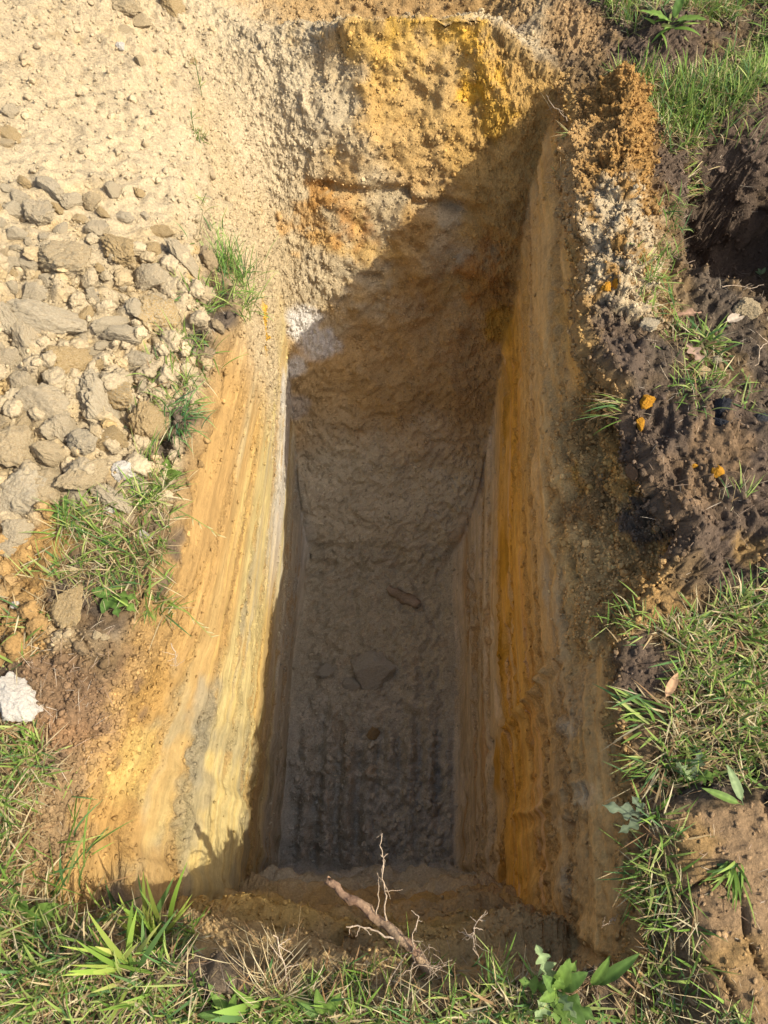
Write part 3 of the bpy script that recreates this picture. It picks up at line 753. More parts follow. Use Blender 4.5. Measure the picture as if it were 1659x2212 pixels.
def crumbs(name, weight, n, smin, smax, power, sub_, seed, sink=.25, bright=(.85, 1.2), flat=.75, label=None):
    r = np.random.default_rng(seed)
    wgt = (np.clip(weight, 0, None) * dA * (Pg < 2.97)).ravel(); wgt /= wgt.sum()
    i = r.choice(len(wgt), n, p=wgt)
    size = smin + (smax - smin) * r.random(n) ** power
    R = rand_rot(n, r)
    P = verts[i] + NFL[i] * (size * (1 - sink * 2) * .5)[:, None] + r.normal(0, .002, (n, 3))
    tint = (bright[0] + (bright[1] - bright[0]) * r.random((n, 1)))
    V, F, Cc = [], [], []; off = 0
    shapes = []
    for q in range(6):
        sv, sf = clod_shape(seed * 50 + q, sub_, 7, .22 if sub_ > 2 else .12, .95)
        if sub_ <= 2: sv = sv * (1 + .28 * r.normal(size=(len(sv), 1)).clip(-1.6, 1.6)) * np.array([1.25, 1.0, .8])
        shapes.append((sv, sf))
    for q in range(6):
        m = np.arange(n) % 6 == q
        sv, sf = shapes[q]
        sc = size[m][:, None, None] * .5 * (1 + .35 * (r.random((m.sum(), 1, 3)) - .5))
        pv = np.einsum('nij,nkj->nki', R[m], sv[None] * sc)
        # squash towards the surface
        nn = NFL[i[m]]
        dn = (pv * nn[:, None, :]).sum(-1, keepdims=True)
        pv = pv - nn[:, None, :] * dn * (1 - flat) + P[m][:, None, :]
        V.append(pv.reshape(-1, 3)); F.append((sf[None] + (np.arange(m.sum()) * len(sv))[:, None, None]).reshape(-1, 3) + off)
        off += m.sum() * len(sv)
        Cc.append(np.repeat(BFL[i[m]] * tint[m], len(sv), 0))
    me = mesh_from(name, np.concatenate(V), np.concatenate(F), np.clip(np.concatenate(Cc), .01, .8), np.full(off, .8), smooth=sub_ > 2, mat=M_SOIL)
    tag(link(name, me), label, name.replace('_', ' '), kind='stuff')
inview = sst(-.9, -.5, Y) * (1 - sst(3.6, 4.2, Y)) * (np.abs(X) < 2.2)
heap_bot = rough_heap
dsoil = WG * (1 - heapm) * (1 - ridgem) * inview
def crumb_mix(name, wgt, n, smax, seed, sink, bright, flat, label):
    crumbs(name, wgt, n, .0025, .010, 1.6, 1, seed, sink, bright, flat, label)
    crumbs(name, wgt, n // 14, .009, smax, 2.6, 3, seed + 1, sink + .05, bright, flat, label)
crumb_mix('sand_crumbs', heapm * inview * (.45 + .55 * rough_heap), 22000, .022, 21, .25, (.85, 1.12), .75, 'pale sandy crumbs lying loose on the spoil slope')
crumbs('small_clods', rough_heap * inview * (X > -1.9) * (Y < 2.4), 900, .014, .05, 2.2, 4, 31, .25, (.85, 1.1), .8, label='small pale broken clods filling the slope between larger ones')
crumb_mix('ochre_crumbs', .55 * WFAR * (1 - .9 * lowf) + 1.6 * ridgem * inview + .4 * gau(Y, 2.7, .25) * WG * (X > -.4) * (X < .8), 20000, .016, 41, .4, (.82, 1.18), .8, 'ochre crumbs clinging to the far face and the ridge')
crumb_mix('soil_crumbs', dsoil * ((X > .45) * (Y > -.4) * (1 - .75 * slab) + .3) + .9 * WR * upper_r + .08 * WR * (1 - sst(.2, .5, D)) + .5 * WL * upper_l, 30000, .020, 51, .35, (.85, 1.6), .8, 'dark crumbs of topsoil strewn along the right edge')
crumb_mix('soil_crumbs', WR * upper_r, 9000, .017, 101, .4, (.8, 1.45), .85, 'brown and dark crumbs in the broken bite of the right bank')
crumb_mix('bank_crumbs', (WL * nl * (1 - sst(.05, .3, D)) + WG * gau(X, -.72, .16) * gau(Y, .25, .3)), 5000, .016, 61, .4, (.8, 1.35), .8, 'brown grit on the scraped bank at the near left')
crumb_mix('ramp_crumbs', WFAR * lowf + .5 * WFLOOR * (1 - nearf), 9000, .016, 121, .5, (.85, 1.15), .65, 'small crumbs on the shaded ramp and the far half of the floor')
crumb_mix('wall_crumbs', (WL + .6 * WR) * (strip * .9 + .04) * (Y > -.2), 7000, .012, 91, .5, (.85, 1.15), .7, 'small crumbs stuck in the scraped side faces')
crumb_mix('clay_crumbs', WFLOOR * (fl2 + .05) * (.35 + nearf), 6000, .026, 71, .5, (.9, 1.1), .6, 'grey clay crumbs on the pit floor')
crumb_mix('slab_crumbs', WG * slab, 2500, .014, 111, .45, (.9, 1.4), .8, 'brown grit and small pebbles on the cracked slab')
crumb_mix('near_crumbs', WN * sst(.55, .8, t), 5000, .020, 81, .4, (.8, 1.2), .8, 'brown crumbs on the near face of the pit')

# ------------------------------------------------------------------ clods and stones, each a thing of its own
SHAPES = []
for q in range(14):
    v_, f_ = clod_shape(900 + q, 6, 8 + q % 4, .10 + .02 * (q % 4), .97)
    SHAPES.append((v_, f_))
MATS = dict(pale=soil_material('pale_clod', ((.37, .295, .18), (.44, .365, .24))), grey=soil_material('grey_clod', ((.37, .29, .17), (.43, .35, .225))),
            ochre=soil_material('ochre_clod', ((.33, .23, .10), (.41, .30, .155))), tan=soil_material('tan_clod', ((.36, .265, .14), (.43, .34, .20))),
            stained=soil_material('stained_clod', ((.40, .265, .10), (.43, .345, .21))), white=soil_material('white_stone', ((.54, .48, .38), (.62, .56, .46))),
            orange=soil_material('orange_clod', ((.46, .20, .015), (.56, .28, .03))), brown=soil_material('brown_clod', ((.16, .10, .055), (.24, .15, .08))),
            dark=soil_material('charcoal_lump', ((.03, .03, .032), (.055, .055, .058))), clay=soil_material('clay_lump', ((.40, .36, .26), (.47, .42, .31))))
MESHES = {}
def clod_mesh(i, kind):
    if (i, kind) not in MESHES:
        v_, f_ = SHAPES[i]
        MESHES[(i, kind)] = mesh_from(kind + '_lump', v_, f_, mat=MATS[kind])
    return MESHES[(i, kind)]
rc = random.Random(5)
def clod(X_, Y_, w_, h_, rot, kind, label, cat='clod', group=None, thick=.7, sink=.30, shape=None, name=None):
    """one lump: place and width read off the photo, width turned into metres at its distance"""
    p, n = hit(X_, Y_)
    dist = (p - Vector((0, 0, CAM_H))).dot(FW)
    a, b = w_ * K * dist / FPX / 2, h_ * K * dist / FPX / 2
    i = rc.randrange(14) if shape is None else shape
    o = bpy.data.objects.new(name or ('pebble' if cat == 'pebble' else 'stone' if cat == 'stone' else 'clod'), clod_mesh(i, kind))
    COL.objects.link(o)
    c = min(a, b) * thick
    # lie on the surface, long side as in the photo
    xa = (RT * math.cos(rot) + (UPV + FW * .0) * math.sin(rot)); xa = (xa - n * xa.dot(n)).normalized()
    ya = n.cross(xa)
    M = Matrix((xa, ya, n)).transposed().to_4x4()
    fl = Matrix.Rotation(rc.choice((0, math.pi)), 4, 'X')
    o.matrix_world = Matrix.Translation(p + n * c * (1 - 2 * sink)) @ M @ Matrix.Diagonal((a * 1.12, b * 1.12, c * 1.12, 1)) @ fl
    tag(o, label, cat, group)
    return o
z3 = lambda x, y: (x * .5, y * .5 + 561.6)
z1 = lambda x, y: (x * .5, y * .5)
z5 = lambda x, y: (x * .5, y * .5 + 1080)
z4 = lambda x, y: (x * .5 + 829.4, y * .5 + 561.6)
BIG = [
 (z3, 130, 345, 230, 120, -1.0, 'grey', 'long grey clod lying aslant near the left edge of the heap'),
 (z3, 300, 440, 165, 135, .3, 'ochre', 'brown ochre clod wedged just right of the long grey one'),
 (z3, 195, 250, 240, 130, -.2, 'pale', 'broad pale clod with an orange top left of the grassy rim'),
 (z3, 648, 95, 120, 95, .2, 'grey', 'light grey rounded clod below the smooth sand slope'),
 (z3, 470, 275, 115, 70, 0, 'pale', 'small flat pale clod in the middle of the heap'),
 (z3, 700, 245, 160, 130, .3, 'stained', 'big pale clod with ochre underside near the dark turf edge'),
 (z3, 540, 335, 140, 70, .1, 'pale', 'low pale clod left of the turf edge with crumbled top'),
 (z3, 742, 410, 65, 120, .1, 'stained', 'upright yellow stained clod touching the grass of the left rim'),
 (z3, 480, 560, 180, 105, -.1, 'stained', 'orange streaked pale clod above the long block'),
 (z3, 420, 655, 300, 150, -.15, 'pale', 'largest long pale block of the heap with a dark hollow below it'),
 (z3, 165, 625, 190, 140, -.3, 'grey', 'grey buff clod with rounded top left of the long block'),
 (z3, 108, 520, 85, 95, -.4, 'grey', 'small grey wedge shaped clod beside a dark gap'),
 (z3, 262, 740, 155, 125, -.2, 'grey', 'round grey clod under the left end of the long block'),
 (z3, 375, 800, 105, 105, .2, 'pale', 'squarish cream clod right of the round grey one'),
 (z3, 636, 690, 150, 120, 1.3, 'ochre', 'smooth ochre brown upright clod at the end of the long block'),
 (z3, 482, 765, 135, 85, .1, 'ochre', 'flat ochre clod with crumbs on top below the long block'),
 (z3, 72, 825, 160, 145, .2, 'tan', 'tan clod with grey side at the left picture edge'),
 (z3, 215, 835, 120, 90, .1, 'tan', 'low tan clod between the round grey one and the big left one'),
 (z3, 72, 1000, 195, 165, 1.2, 'pale', 'big domed cream clod at the bottom left of the heap'),
 (z3, 208, 1000, 140, 130, .2, 'tan', 'crumbling tan clod right of the domed cream one'),
 (z3, 342, 1025, 115, 90, -.3, 'pale', 'cream clod at the top of the big grass mat'),
 (z3, 490, 1035, 145, 90, -.2, 'pale', 'cracked cream clod at the upper edge of the grass mat'),
 (z3, 40, 435, 110, 70, .1, 'grey', 'flat grey clod at left edge under the long aslant one'),
 (z3, 145, 150, 90, 75, .2, 'pale', 'knobbly pale clod above the broad orange topped one'),
 (z3, 480, 205, 75, 45, 0, 'tan', 'small tan clod below the brown upright one'),
 (z3, 260, 680, 60, 50, .5, 'pale', 'fist sized pale clod squeezed under the left end of the long block'),
 (z3, 95, 700, 120, 70, .5, 'tan', 'tan lump under the grey buff clod'),
 (z3, 30, 270, 90, 120, .4, 'pale', 'pale clod at the left edge above the long aslant one'),
 (z3, 600, 430, 150, 90, .2, 'pale', 'pale crumbly clod left of the yellow stained upright one'),
 (z3, 540, 910, 130, 80, .1, 'white', 'whitish crumbling clod above the grass mat'),
 (z3, 360, 930, 190, 80, .1, 'tan', 'wide sandy yellow clod across the lower heap'),
 (z3, 600, 965, 170, 70, .1, 'pale', 'low cream slab just above the grass mat by the rim'),
 (z1, 160, 935, 105, 120, 1.4, 'grey', 'grey upright clod near the left edge below the smooth slope'),
 (z1, 310, 1135, 195, 135, -.1, 'tan', 'wide smooth faced tan clod under the smooth slope'),
 (z1, 520, 1095, 170, 125, 1.2, 'ochre', 'brown upright clod right of the wide smooth faced one'),
 (z1, 430, 1005, 85, 75, .3, 'grey', 'grey lump above the brown upright clod'),
 (z1, 700, 1010, 105, 50, -.2, 'ochre', 'orange brown lump at the foot of the smooth slope'),
 (z1, 780, 1125, 180, 90, .1, 'grey', 'grey tan flat clod left of the upper grass tuft'),
 (z1, 50, 492, 60, 50, .1, 'grey', 'bluish grey clod alone on the smooth slope at the left edge'),
 (z1, 40, 582, 100, 55, -.3, 'ochre', 'brown flat clod at the left edge over a dark crack'),
 (z1, 25, 630, 65, 50, -.2, 'tan', 'tan clod under the dark crack at the left edge'),
 (z1, 735, 32, 105, 85, -.5, 'ochre', 'ochre boulder like clod at the top edge of the photo'),
 (z1, 540, 45, 110, 65, -.4, 'tan', 'tan clod left of the ochre boulder at the top'),
 (z1, 600, 95, 70, 55, -.6, 'tan', 'tan clod rolling below the top edge of the slope'),
 (z1, 540, 135, 70, 40, .2, 'tan', 'brownish flat clod on the upper sand slope'),
 (z1, 525, 205, 28, 34, 1.2, 'white', 'single whitish pebble sized lump on the upper slope'),
 (z1, 100, 787, 48, 45, .3, 'ochre', 'round ochre lump above the grey upright clod'),
 (z1, 490, 830, 75, 60, .4, 'grey', 'pale grey lump on the lower smooth slope'),
 (z1, 310, 872, 95, 60, .2, 'pale', 'knobbly cream clod right of the grey upright one'),
 (z1, 600, 835, 45, 30, -.6, 'ochre', 'small orange lump in the shaded hollow of the slope'),
 (z1, 30, 825, 65, 35, .1, 'pale', 'small cream clod at left edge above the lower heap'),
 (z1, 835, 270, 36, 30, 0, 'ochre', 'ochre pebble above the tall stalk on the slope'),
 (z1, 600, 270, 50, 40, .2, 'tan', 'buff lump in the upper middle of the sand slope'),
 (z5, 70, 860, 160, 165, .3, 'white', 'big white faced stone in front of the grass at the left edge'),
 (z5, 312, 450, 120, 165, .1, 'ochre', 'flat yellow ochre slab leaning in the grass mat'),
 (z5, 70, 130, 125, 95, .2, 'grey', 'light grey clod at the left edge on orange sand'),
 (z5, 30, 195, 90, 70, .2, 'grey', 'smaller grey clod touching the left edge under another'),
 (z5, 415, 585, 34, 28, 0, 'tan', 'left of two round tan pebbles below the grass mat'),
 (z5, 450, 593, 32, 27, 0, 'tan', 'right of two round tan pebbles below the grass mat'),
 (z5, 70, 455, 30, 28, 0, 'white', 'white round pebble on orange sand left of the ochre slab'),
 (z5, 465, 48, 60, 42, 0, 'white', 'white stone on the upper edge of the grass mat'),
 (z5, 622, 160, 50, 50, .4, 'white', 'white stone among the blades of the grass mat'),
 (z5, 338, 115, 40, 40, .9, 'grey', 'grey stone half hidden in the left of the grass mat'),
 (z5, 15, 325, 30, 25, .0, 'grey', 'tiny grey stone on orange sand at the left edge'),
 (z4, 1370, 482, 62, 52, .3, 'stained', 'pale ochre stone in the small grass tuft right of the pit'),
 (z4, 1465, 570, 46, 34, 0, 'tan', 'flat tan stone on dark soil right of the small tuft'),
 (z4, 1430, 440, 40, 30, 0, 'pale', 'pale lump behind the pale ochre stone'),
 (z4, 1128, 605, 56, 50, .7, 'orange', 'upper bright orange lump on the dark crumbling edge'),
 (z4, 1100, 712, 36, 48, -.4, 'orange', 'lower bright orange lump on the dark crumbling edge'),
 (z4, 1445, 915, 40, 42, .3, 'orange', 'bright orange lump alone on dark soil at the far right'),
 (z4, 1338, 892, 26, 20, 0, 'orange', 'tiny yellow orange crumb left of the lone orange lump'),
 (z4, 1006, 103, 38, 30, .3, 'orange', 'orange lump at the foot of the sandy ridge'),
 (z4, 962, 118, 40, 30, .3, 'orange', 'smaller orange lump left of another on the ridge foot'),
 (z4, 1088, 912, 56, 52, .1, 'brown', 'brown lump on the brink above the dark hollow'),
 (z4, 1568, 215, 95, 72, .1, 'tan', 'pale tan clod at the right picture edge by white flowers'),
 (z4, 1455, 640, 70, 60, .1, 'dark', 'charcoal black lump on the dark soil bank'),
 (z4, 1455, 705, 40, 60, 1.2, 'dark', 'charcoal black lump below another on the soil bank'),
 (z4, 1620, 690, 60, 40, .1, 'dark', 'charcoal black lump at the right picture edge'),
 (z4, 938, 935, 46, 40, .1, 'tan', 'brown round pebble stuck in the right face'),
 (z4, 1140, 290, 70, 60, .1, 'pale', 'sandy pale lump on the dark bank below the tuft'),
]
for zf, x, y, w_, h_, rot, kind, lab in BIG:
    X_, Y_ = zf(x, y)
    cat = 'pebble' if 'pebble' in lab else 'stone' if 'stone' in lab else 'clod'
    clod(X_, Y_, w_, h_, rot, kind, lab, cat, 'clods and stones around the pit', thick=.55 if 'flat' in lab or 'slab' in lab else .75) if False else \
        clod(X_, Y_, w_ * .5, h_ * .5, rot, kind, lab, cat, 'clods and stones around the pit', thick=.55 if 'flat' in lab or 'slab' in lab else .78)
for x, y, w_, h_, kind, lab in [(805, 1455, 92, 66, 'clay', 'wide flat lump of clay in the middle of the pit floor'), (803, 1582, 26, 22, 'ochre', 'small ochre pebble on the grey pit floor'),
                                (703, 1450, 32, 28, 'clay', 'small clay lump left of the wide one on the pit floor'), (760, 1480, 40, 30, 'clay', 'clay lump touching the left of the wide one')]:
    clod(x, y, w_, h_, .2, kind, lab, 'pebble' if 'pebble' in lab else 'lump', 'lumps in the pit', thick=.6, name='pebble' if 'pebble' in lab else 'clod')
# medium lumps that nothing tells apart
cand = [(rc.uniform(-10, 440), rc.uniform(370, 1080)) for _ in range(900)]
done = [(zf(x, y), max(w_, h_) * .25) for zf, x, y, w_, h_, *_ in BIG]
cnt = 0
for (x, y) in cand:
    lim = np.interp(y, [370, 560, 700, 900, 1080], [230, 420, 390, 300, 240])
    if x > lim - 10 or y < 380 + .25 * x or (x > 100 and y > 1060): continue
    w_ = rc.uniform(18, 40) * (1 if rc.random() < .75 else 1.5)
    if any((x - a) ** 2 + (y - b) ** 2 < (r0 + w_ * .42) ** 2 for (a, b), r0 in done): continue
    done.append(((x, y), w_ * .5))
    clod(x, y, w_, w_ * rc.uniform(.6, .95), rc.uniform(-1.5, 1.5), rc.choice(['pale', 'pale', 'grey', 'tan', 'stained', 'pale', 'ochre']),
         'medium sized rough clod among the loose heap left of the pit', 'clod', 'medium clods of the loose heap', thick=.75)
    cnt += 1
    if cnt >= 150: break
print('medium clods', cnt)

# ------------------------------------------------------------------ tufts, weeds, roots: each a thing of its own
M_ROOT = soil_material('root_bark', ((.25, .15, .09), (.38, .26, .15)))
M_PALEROOT = soil_material('pale_root', ((.38, .28, .18), (.48, .37, .25)))
def tuft(X_, Y_, n, lmin, lmax, spread, lean, label, seed, az0=None, azs=3.2, straw=.2, name='grass_tuft', cat='grass tuft', group=None, wmin=.002, wmax=.0048, base_z=0, bend=.8, green=None, lift=0):
    r = np.random.default_rng(seed)
    p, nrm = hit(X_, Y_)
    p = p + Vector((0, 0, lift))
    az = (r.random(n) * 6.283) if az0 is None else az0 + azs * (r.random(n) - .5) * 2
    off = r.normal(0, spread, (n, 2))
    bp = np.stack([off[:, 0], off[:, 1], np.zeros(n)], 1)
    for i in range(n):
        q, _ = drop(p.x + off[i, 0], p.y + off[i, 1])
        bp[i, 2] = max(q.z - p.z, -.03) - .004
    isS = r.random(n) < straw
    gg_ = GREENS if green is None else GREENS * np.array(green)
    col = np.where(isS[:, None], STRAWS[r.integers(0, 4, n)], gg_[r.integers(0, 5, n)]) * (.8 + .4 * r.random((n, 1)))
    g_ = Geo()
    g_.add(*blade_arrays(bp, az, lmin + (lmax - lmin) * r.random(n), np.where(isS, .7, 1) * (wmin + (wmax - wmin) * r.random(n)),
                         np.abs(r.normal(lean, .3, n)), np.abs(r.normal(bend, .4, n)), col, 6, r.normal(0, .4, n)))
    o = g_.build(name); o.location = p
    return tag(o, label, cat, group)
def mat_tuft(poly, dens, name, label, seed, straw=.4, lmax=.07):
    """a torn mat of grass: blades over an outline, one thing"""
    pp = np.array([hit(*q)[0][:2] for q in poly]); r = np.random.default_rng(seed)
    pts = scatter(pp, dens, seed, .6)
    g_ = Geo(); grass(g_, pts, r, .02, lmax, .002, .006, straw=straw, flat=.3)
    grass(g_, scatter(pp, dens * .5, seed + 1, .4), r, .02, .06, .0012, .0025, straw=1, flat=.9)
    o = g_.build(name); c = np.array(pp).mean(0)
    q, _ = drop(*c); o.data.transform(Matrix.Translation(-q)); o.location = q
    return tag(o, label, 'grass mat')
mat_tuft([(130, 1105), (200, 1085), (290, 1075), (345, 1060), (370, 1110), (365, 1180), (385, 1260), (385, 1320), (340, 1345), (290, 1330), (250, 1290), (200, 1310), (160, 1250), (110, 1230), (150, 1190), (120, 1150)], 42000,
         'grass_mat', 'wide torn grass mat hanging over the left rim below the cream clods', 71, .4, .10)
tuft(345, 1060, 75, 0.036, 0.104, 0.023, .7, 'sparse grass sprouting at the upper corner of the wide grass mat', 72, .2)
mat_tuft([(60, 1310), (130, 1230), (150, 1260), (130, 1330), (90, 1370), (40, 1400), (20, 1370)], 9000, 'grass_mat', 'thin straggling grass strip between orange sand and brown soil at the left', 73, .5, .06)
tuft(500, 585, 225, 0.048, 0.143, 0.034, .35, 'thick bright green tuft on the left rim, highest of the rim tufts', 1, .3, 3.1, .1, green=(.9, 1.0, 1.1))
tuft(510, 640, 90, 0.048, 0.117, 0.029, .8, 'low spreading part tuft just below the thick bright green one', 2, -.5, 2.5, .1)
tuft(440, 655, 67, 0.048, 0.104, 0.025, .8, 'small leafy tuft left of the dark torn turf on the left rim', 3, 2.6, 2, .1)
tuft(455, 480, 21, 0.036, 0.078, 0.023, .5, 'few thin blades growing from sand above the thick green tuft', 4, straw=.2)
tuft(405, 760, 105, 0.036, 0.104, 0.032, .8, 'grass tuft on dark soil in the middle of the left rim', 5, .6, 2.5, .25)
tuft(370, 845, 165, 0.036, 0.104, 0.034, .8, 'dense grass tuft beside the ochre brown upright clod', 6, 0, 3.1, .2)
tuft(385, 905, 90, 0.036, 0.117, 0.025, 1.0, 'drooping bluish green grass over the dark soil on the left rim', 7, -.3, 1.6, .15, green=(.75, 1, 1.4))
tuft(315, 945, 60, 0.036, 0.104, 0.023, .8, 'dry straw coloured tuft at the foot of the ochre upright clod', 8, 1.5, 1.5, .85)
tuft(330, 1010, 60, 0.036, 0.117, 0.023, .8, 'sparse grass on the rim above the wide grass mat', 9, -.2, 2.5, .35)
tuft(430, 295, 34, .02, .05, .011, .8, 'small dark green sprig low on the sand slope', 10, straw=.15, green=(.7, .7, .7))
def stalk(X_, Y_, hgt, label, seed, leaves=4, az=1.6, tilt=.15, name='weed_stalk', r0=.0016):
    r = np.random.default_rng(seed); p, _ = hit(X_, Y_); g_ = Geo()
    d = np.array([math.sin(tilt) * math.cos(az), math.sin(tilt) * math.sin(az), math.cos(tilt)])
    g_.add(*blade_arrays(np.zeros((2, 3)), np.array([az, az + 1.6]), np.array([hgt, hgt]), np.array([r0 * 2, r0 * 2]), np.full(2, tilt), np.array([.1, .1]), np.tile(GREENS[3], (2, 1))))
    n = leaves
    g_.add(*blade_arrays(d[None] * hgt * (.1 + .6 * r.random((n, 1))), r.random(n) * 6.28, .03 + .02 * r.random(n), np.full(n, .004), .7 + .4 * r.random(n), np.full(n, .5), GREENS[r.integers(0, 4, n)]))
    o = g_.build(name); o.location = p
    return tag(o, label, 'weed')
stalk(437, 210, .16, 'single tall thin weed stalk standing on the sand slope', 12, 5)
stalk(420, 285, .07, 'short thin stalk rising from the dark green sprig', 13, 3)
# seed heads arching over the pit
def arc(X_, Y_, az, length, lean, label, seed, bend=.9, width=.0026, col=None):
    p, _ = hit(X_, Y_); g_ = Geo(); r = np.random.default_rng(seed)
    col = GREENS[2] * .9 if col is None else col
    g_.add(*blade_arrays(np.zeros((1, 3)), np.array([az]), np.array([length]), np.array([width]), np.array([lean]), np.array([bend]), col[None], 10))
    for k in range(5):
        s = .45 + .11 * k; ang = lean + bend * s * .5
        q = np.array([[math.sin(ang) * math.cos(az), math.sin(ang) * math.sin(az), math.cos(ang)]]) * length * s
        g_.add(*blade_arrays(q, np.array([az + r.normal(0, .6)]), np.array([.022]), np.array([.003]), np.array([ang + .2]), np.array([.3]), STRAWS[2][None] * .6 + GREENS[4][None] * .4))
    o = g_.build('seeding_grass'); o.location = p + Vector((0, 0, .01))
    return tag(o, label, 'seeding grass')
arc(372, 1100, -.55, .16, 1.15, 'long seeding stem arching over the left face from the top of the mat', 15)
arc(380, 1300, -.75, .15, 1.2, 'seeding stem drooping over the left face below the grass mat', 16)
arc(545, 610, .2, .10, .9, 'thin stem leaning out over the pit from the bright green tuft', 17)
# right side tufts
tuft(1500, 400, 150, .05, .12, .025, 1.2, 'uprooted grass tuft lying on its side left of the dark hollow', 20, 3.3, .8, .45, lift=.03)
tuft(1450, 470, 60, .04, .09, .03, .7, 'dark green grass in the shade below the uprooted tuft', 21, 1.5, 3, .1, green=(.7, .8, .8))
tuft(1440, 560, 30, .04, .08, .02, .7, 'small green blades beside the foot of the sandy ridge', 22, 2, 2, .15)
tuft(1390, 640, 80, .04, .09, .02, .9, 'pale sunlit grass tuft on the dark bank below the ridge', 23, .5, 2.5, .45)
tuft(1530, 735, 60, .04, .09, .028, .9, 'broad bladed green tuft beside a dry brown leaf on the right', 24, 1, 3, .05, wmin=.005, wmax=.009)
tuft(1500, 835, 90, .03, .08, .032, .8, 'green tuft around the pale ochre stone on the right', 25, 0, 3.1, .15)
tuft(1610, 870, 25, .03, .08, .02, .8, 'few blades on dark soil near the charcoal lumps', 26, 1, 3, .1)
tuft(1590, 1085, 26, .04, .08, .015, .9, 'grey green tuft lying on the dark soil above the right lawn', 27, 1.2, .8, .6)
tuft(1350, 875, 26, .06, .12, .012, 1.25, 'wiry blades pointing over the pit beside the orange lumps', 28, 3.1, .4, .5)
tuft(1375, 1345, 60, .03, .07, .025, 1.0, 'grass fringe jutting over the pit at the corner of the right lawn', 29, 2.6, 1.2, .3)
tuft(1405, 1545, 45, .05, .12, .018, 1.1, 'tuft of long blades reaching left over the right face', 30, 2.9, .9, .25, wmin=.004, wmax=.008)
tuft(1405, 1650, 35, .04, .08, .022, 1.1, 'smaller drooping tuft below the long bladed one on the right edge', 31, 3.3, .8, .3)
tuft(1400, 1880, 50, .04, .08, .02, 1.0, 'green blades folded over the edge beside the cracked brown slab', 32, 3.4, 1.2, .2)
tuft(1420, 1960, 50, .04, .09, .022, .9, 'blades in the gap between the pit and the cracked brown slab', 33, 3.0, 2, .3)
tuft(1590, 1870, 22, .05, .10, .010, 1.0, 'few green blades growing out of the cracked brown slab', 34, 3.9, .8, .05, wmin=.005, wmax=.008)
tuft(1190, 455, 14, .03, .07, .003, 1.1, 'thin wiry sprig on the brink of the right face', 35, 2.8, .8, .5)
tuft(1205, 235, 6, .06, .12, .006, 1.2, 'dry pale twiggy blades sticking out of the upper right face', 36, 2.2, .5, 1, wmin=.0016, wmax=.0024)
tuft(1205, 375, 8, .03, .06, .006, 1.1, 'tiny pale sprig on the right face below the dry twiggy blades', 37, 2.6, 1.2, .8, wmin=.0015)
tuft(1440, 60, 16, .06, .12, .012, 1.0, 'broad leaved plant above the dark mole hill at the top', 38, 0, 3.1, 0, wmin=.012, wmax=.020)
tuft(1480, 240, 120, .06, .14, .045, .4, 'tall bright grass standing above the dark hollow', 39, straw=.1)
tuft(1570, 235, 140, .06, .15, .055, .45, 'tall pale green grass behind the dark hollow at the right edge', 40, straw=.2)
# near edge plants
tuft(335, 2045, 42, .09, .17, .018, .55, 'big fresh crabgrass clump at the near left corner of the pit', 50, 1.9, 1.3, .03, wmin=.008, wmax=.014, green=(1.25, 1.15, 1.0), bend=.5)
tuft(330, 2110, 26, .07, .13, .02, 1.15, 'flattened light green blades below the big crabgrass clump', 51, 3.6, 1.2, .1, wmin=.006, wmax=.010, green=(1.2, 1.1, 1))
tuft(160, 1830, 12, .05, .11, .010, 1.2, 'sprig of crossing blades on the scraped bank at the near left', 52, .2, 2.9, .05, wmin=.003, wmax=.006)
tuft(140, 1720, 8, .04, .09, .010, 1.2, 'short blades lying on the scraped bank above the sprig', 53, .6, 2.0, .2)
tuft(600, 2110, 120, .05, .14, .020, .5, 'dead straw coloured grass stump at the near edge of the pit', 54, 1.6, 1.2, 1.0, wmin=.0015, wmax=.003, name='dead_grass_stump')
tuft(60, 1960, 60, .08, .16, .05, .6, 'long grass leaning over the near left corner at the picture edge', 55, .8, 1.2, .15, wmin=.004, wmax=.008)
tuft(560, 2195, 8, .07, .11, .012, .8, 'plantain with narrow oval leaves at the near edge left of the root', 56, 2.0, 2.4, 0, wmin=.014, wmax=.020, name='plantain', cat='weed', bend=.4)
tuft(1080, 2130, 30, .06, .12, .022, .6, 'fresh grass just left of the lobed weed at the near edge', 57, 1.6, 1.5, .2)
tuft(850, 2150, 60, .05, .11, .035, .7, 'straw and green tuft at the foot of the protruding root', 58, 1.6, 1.6, .6)

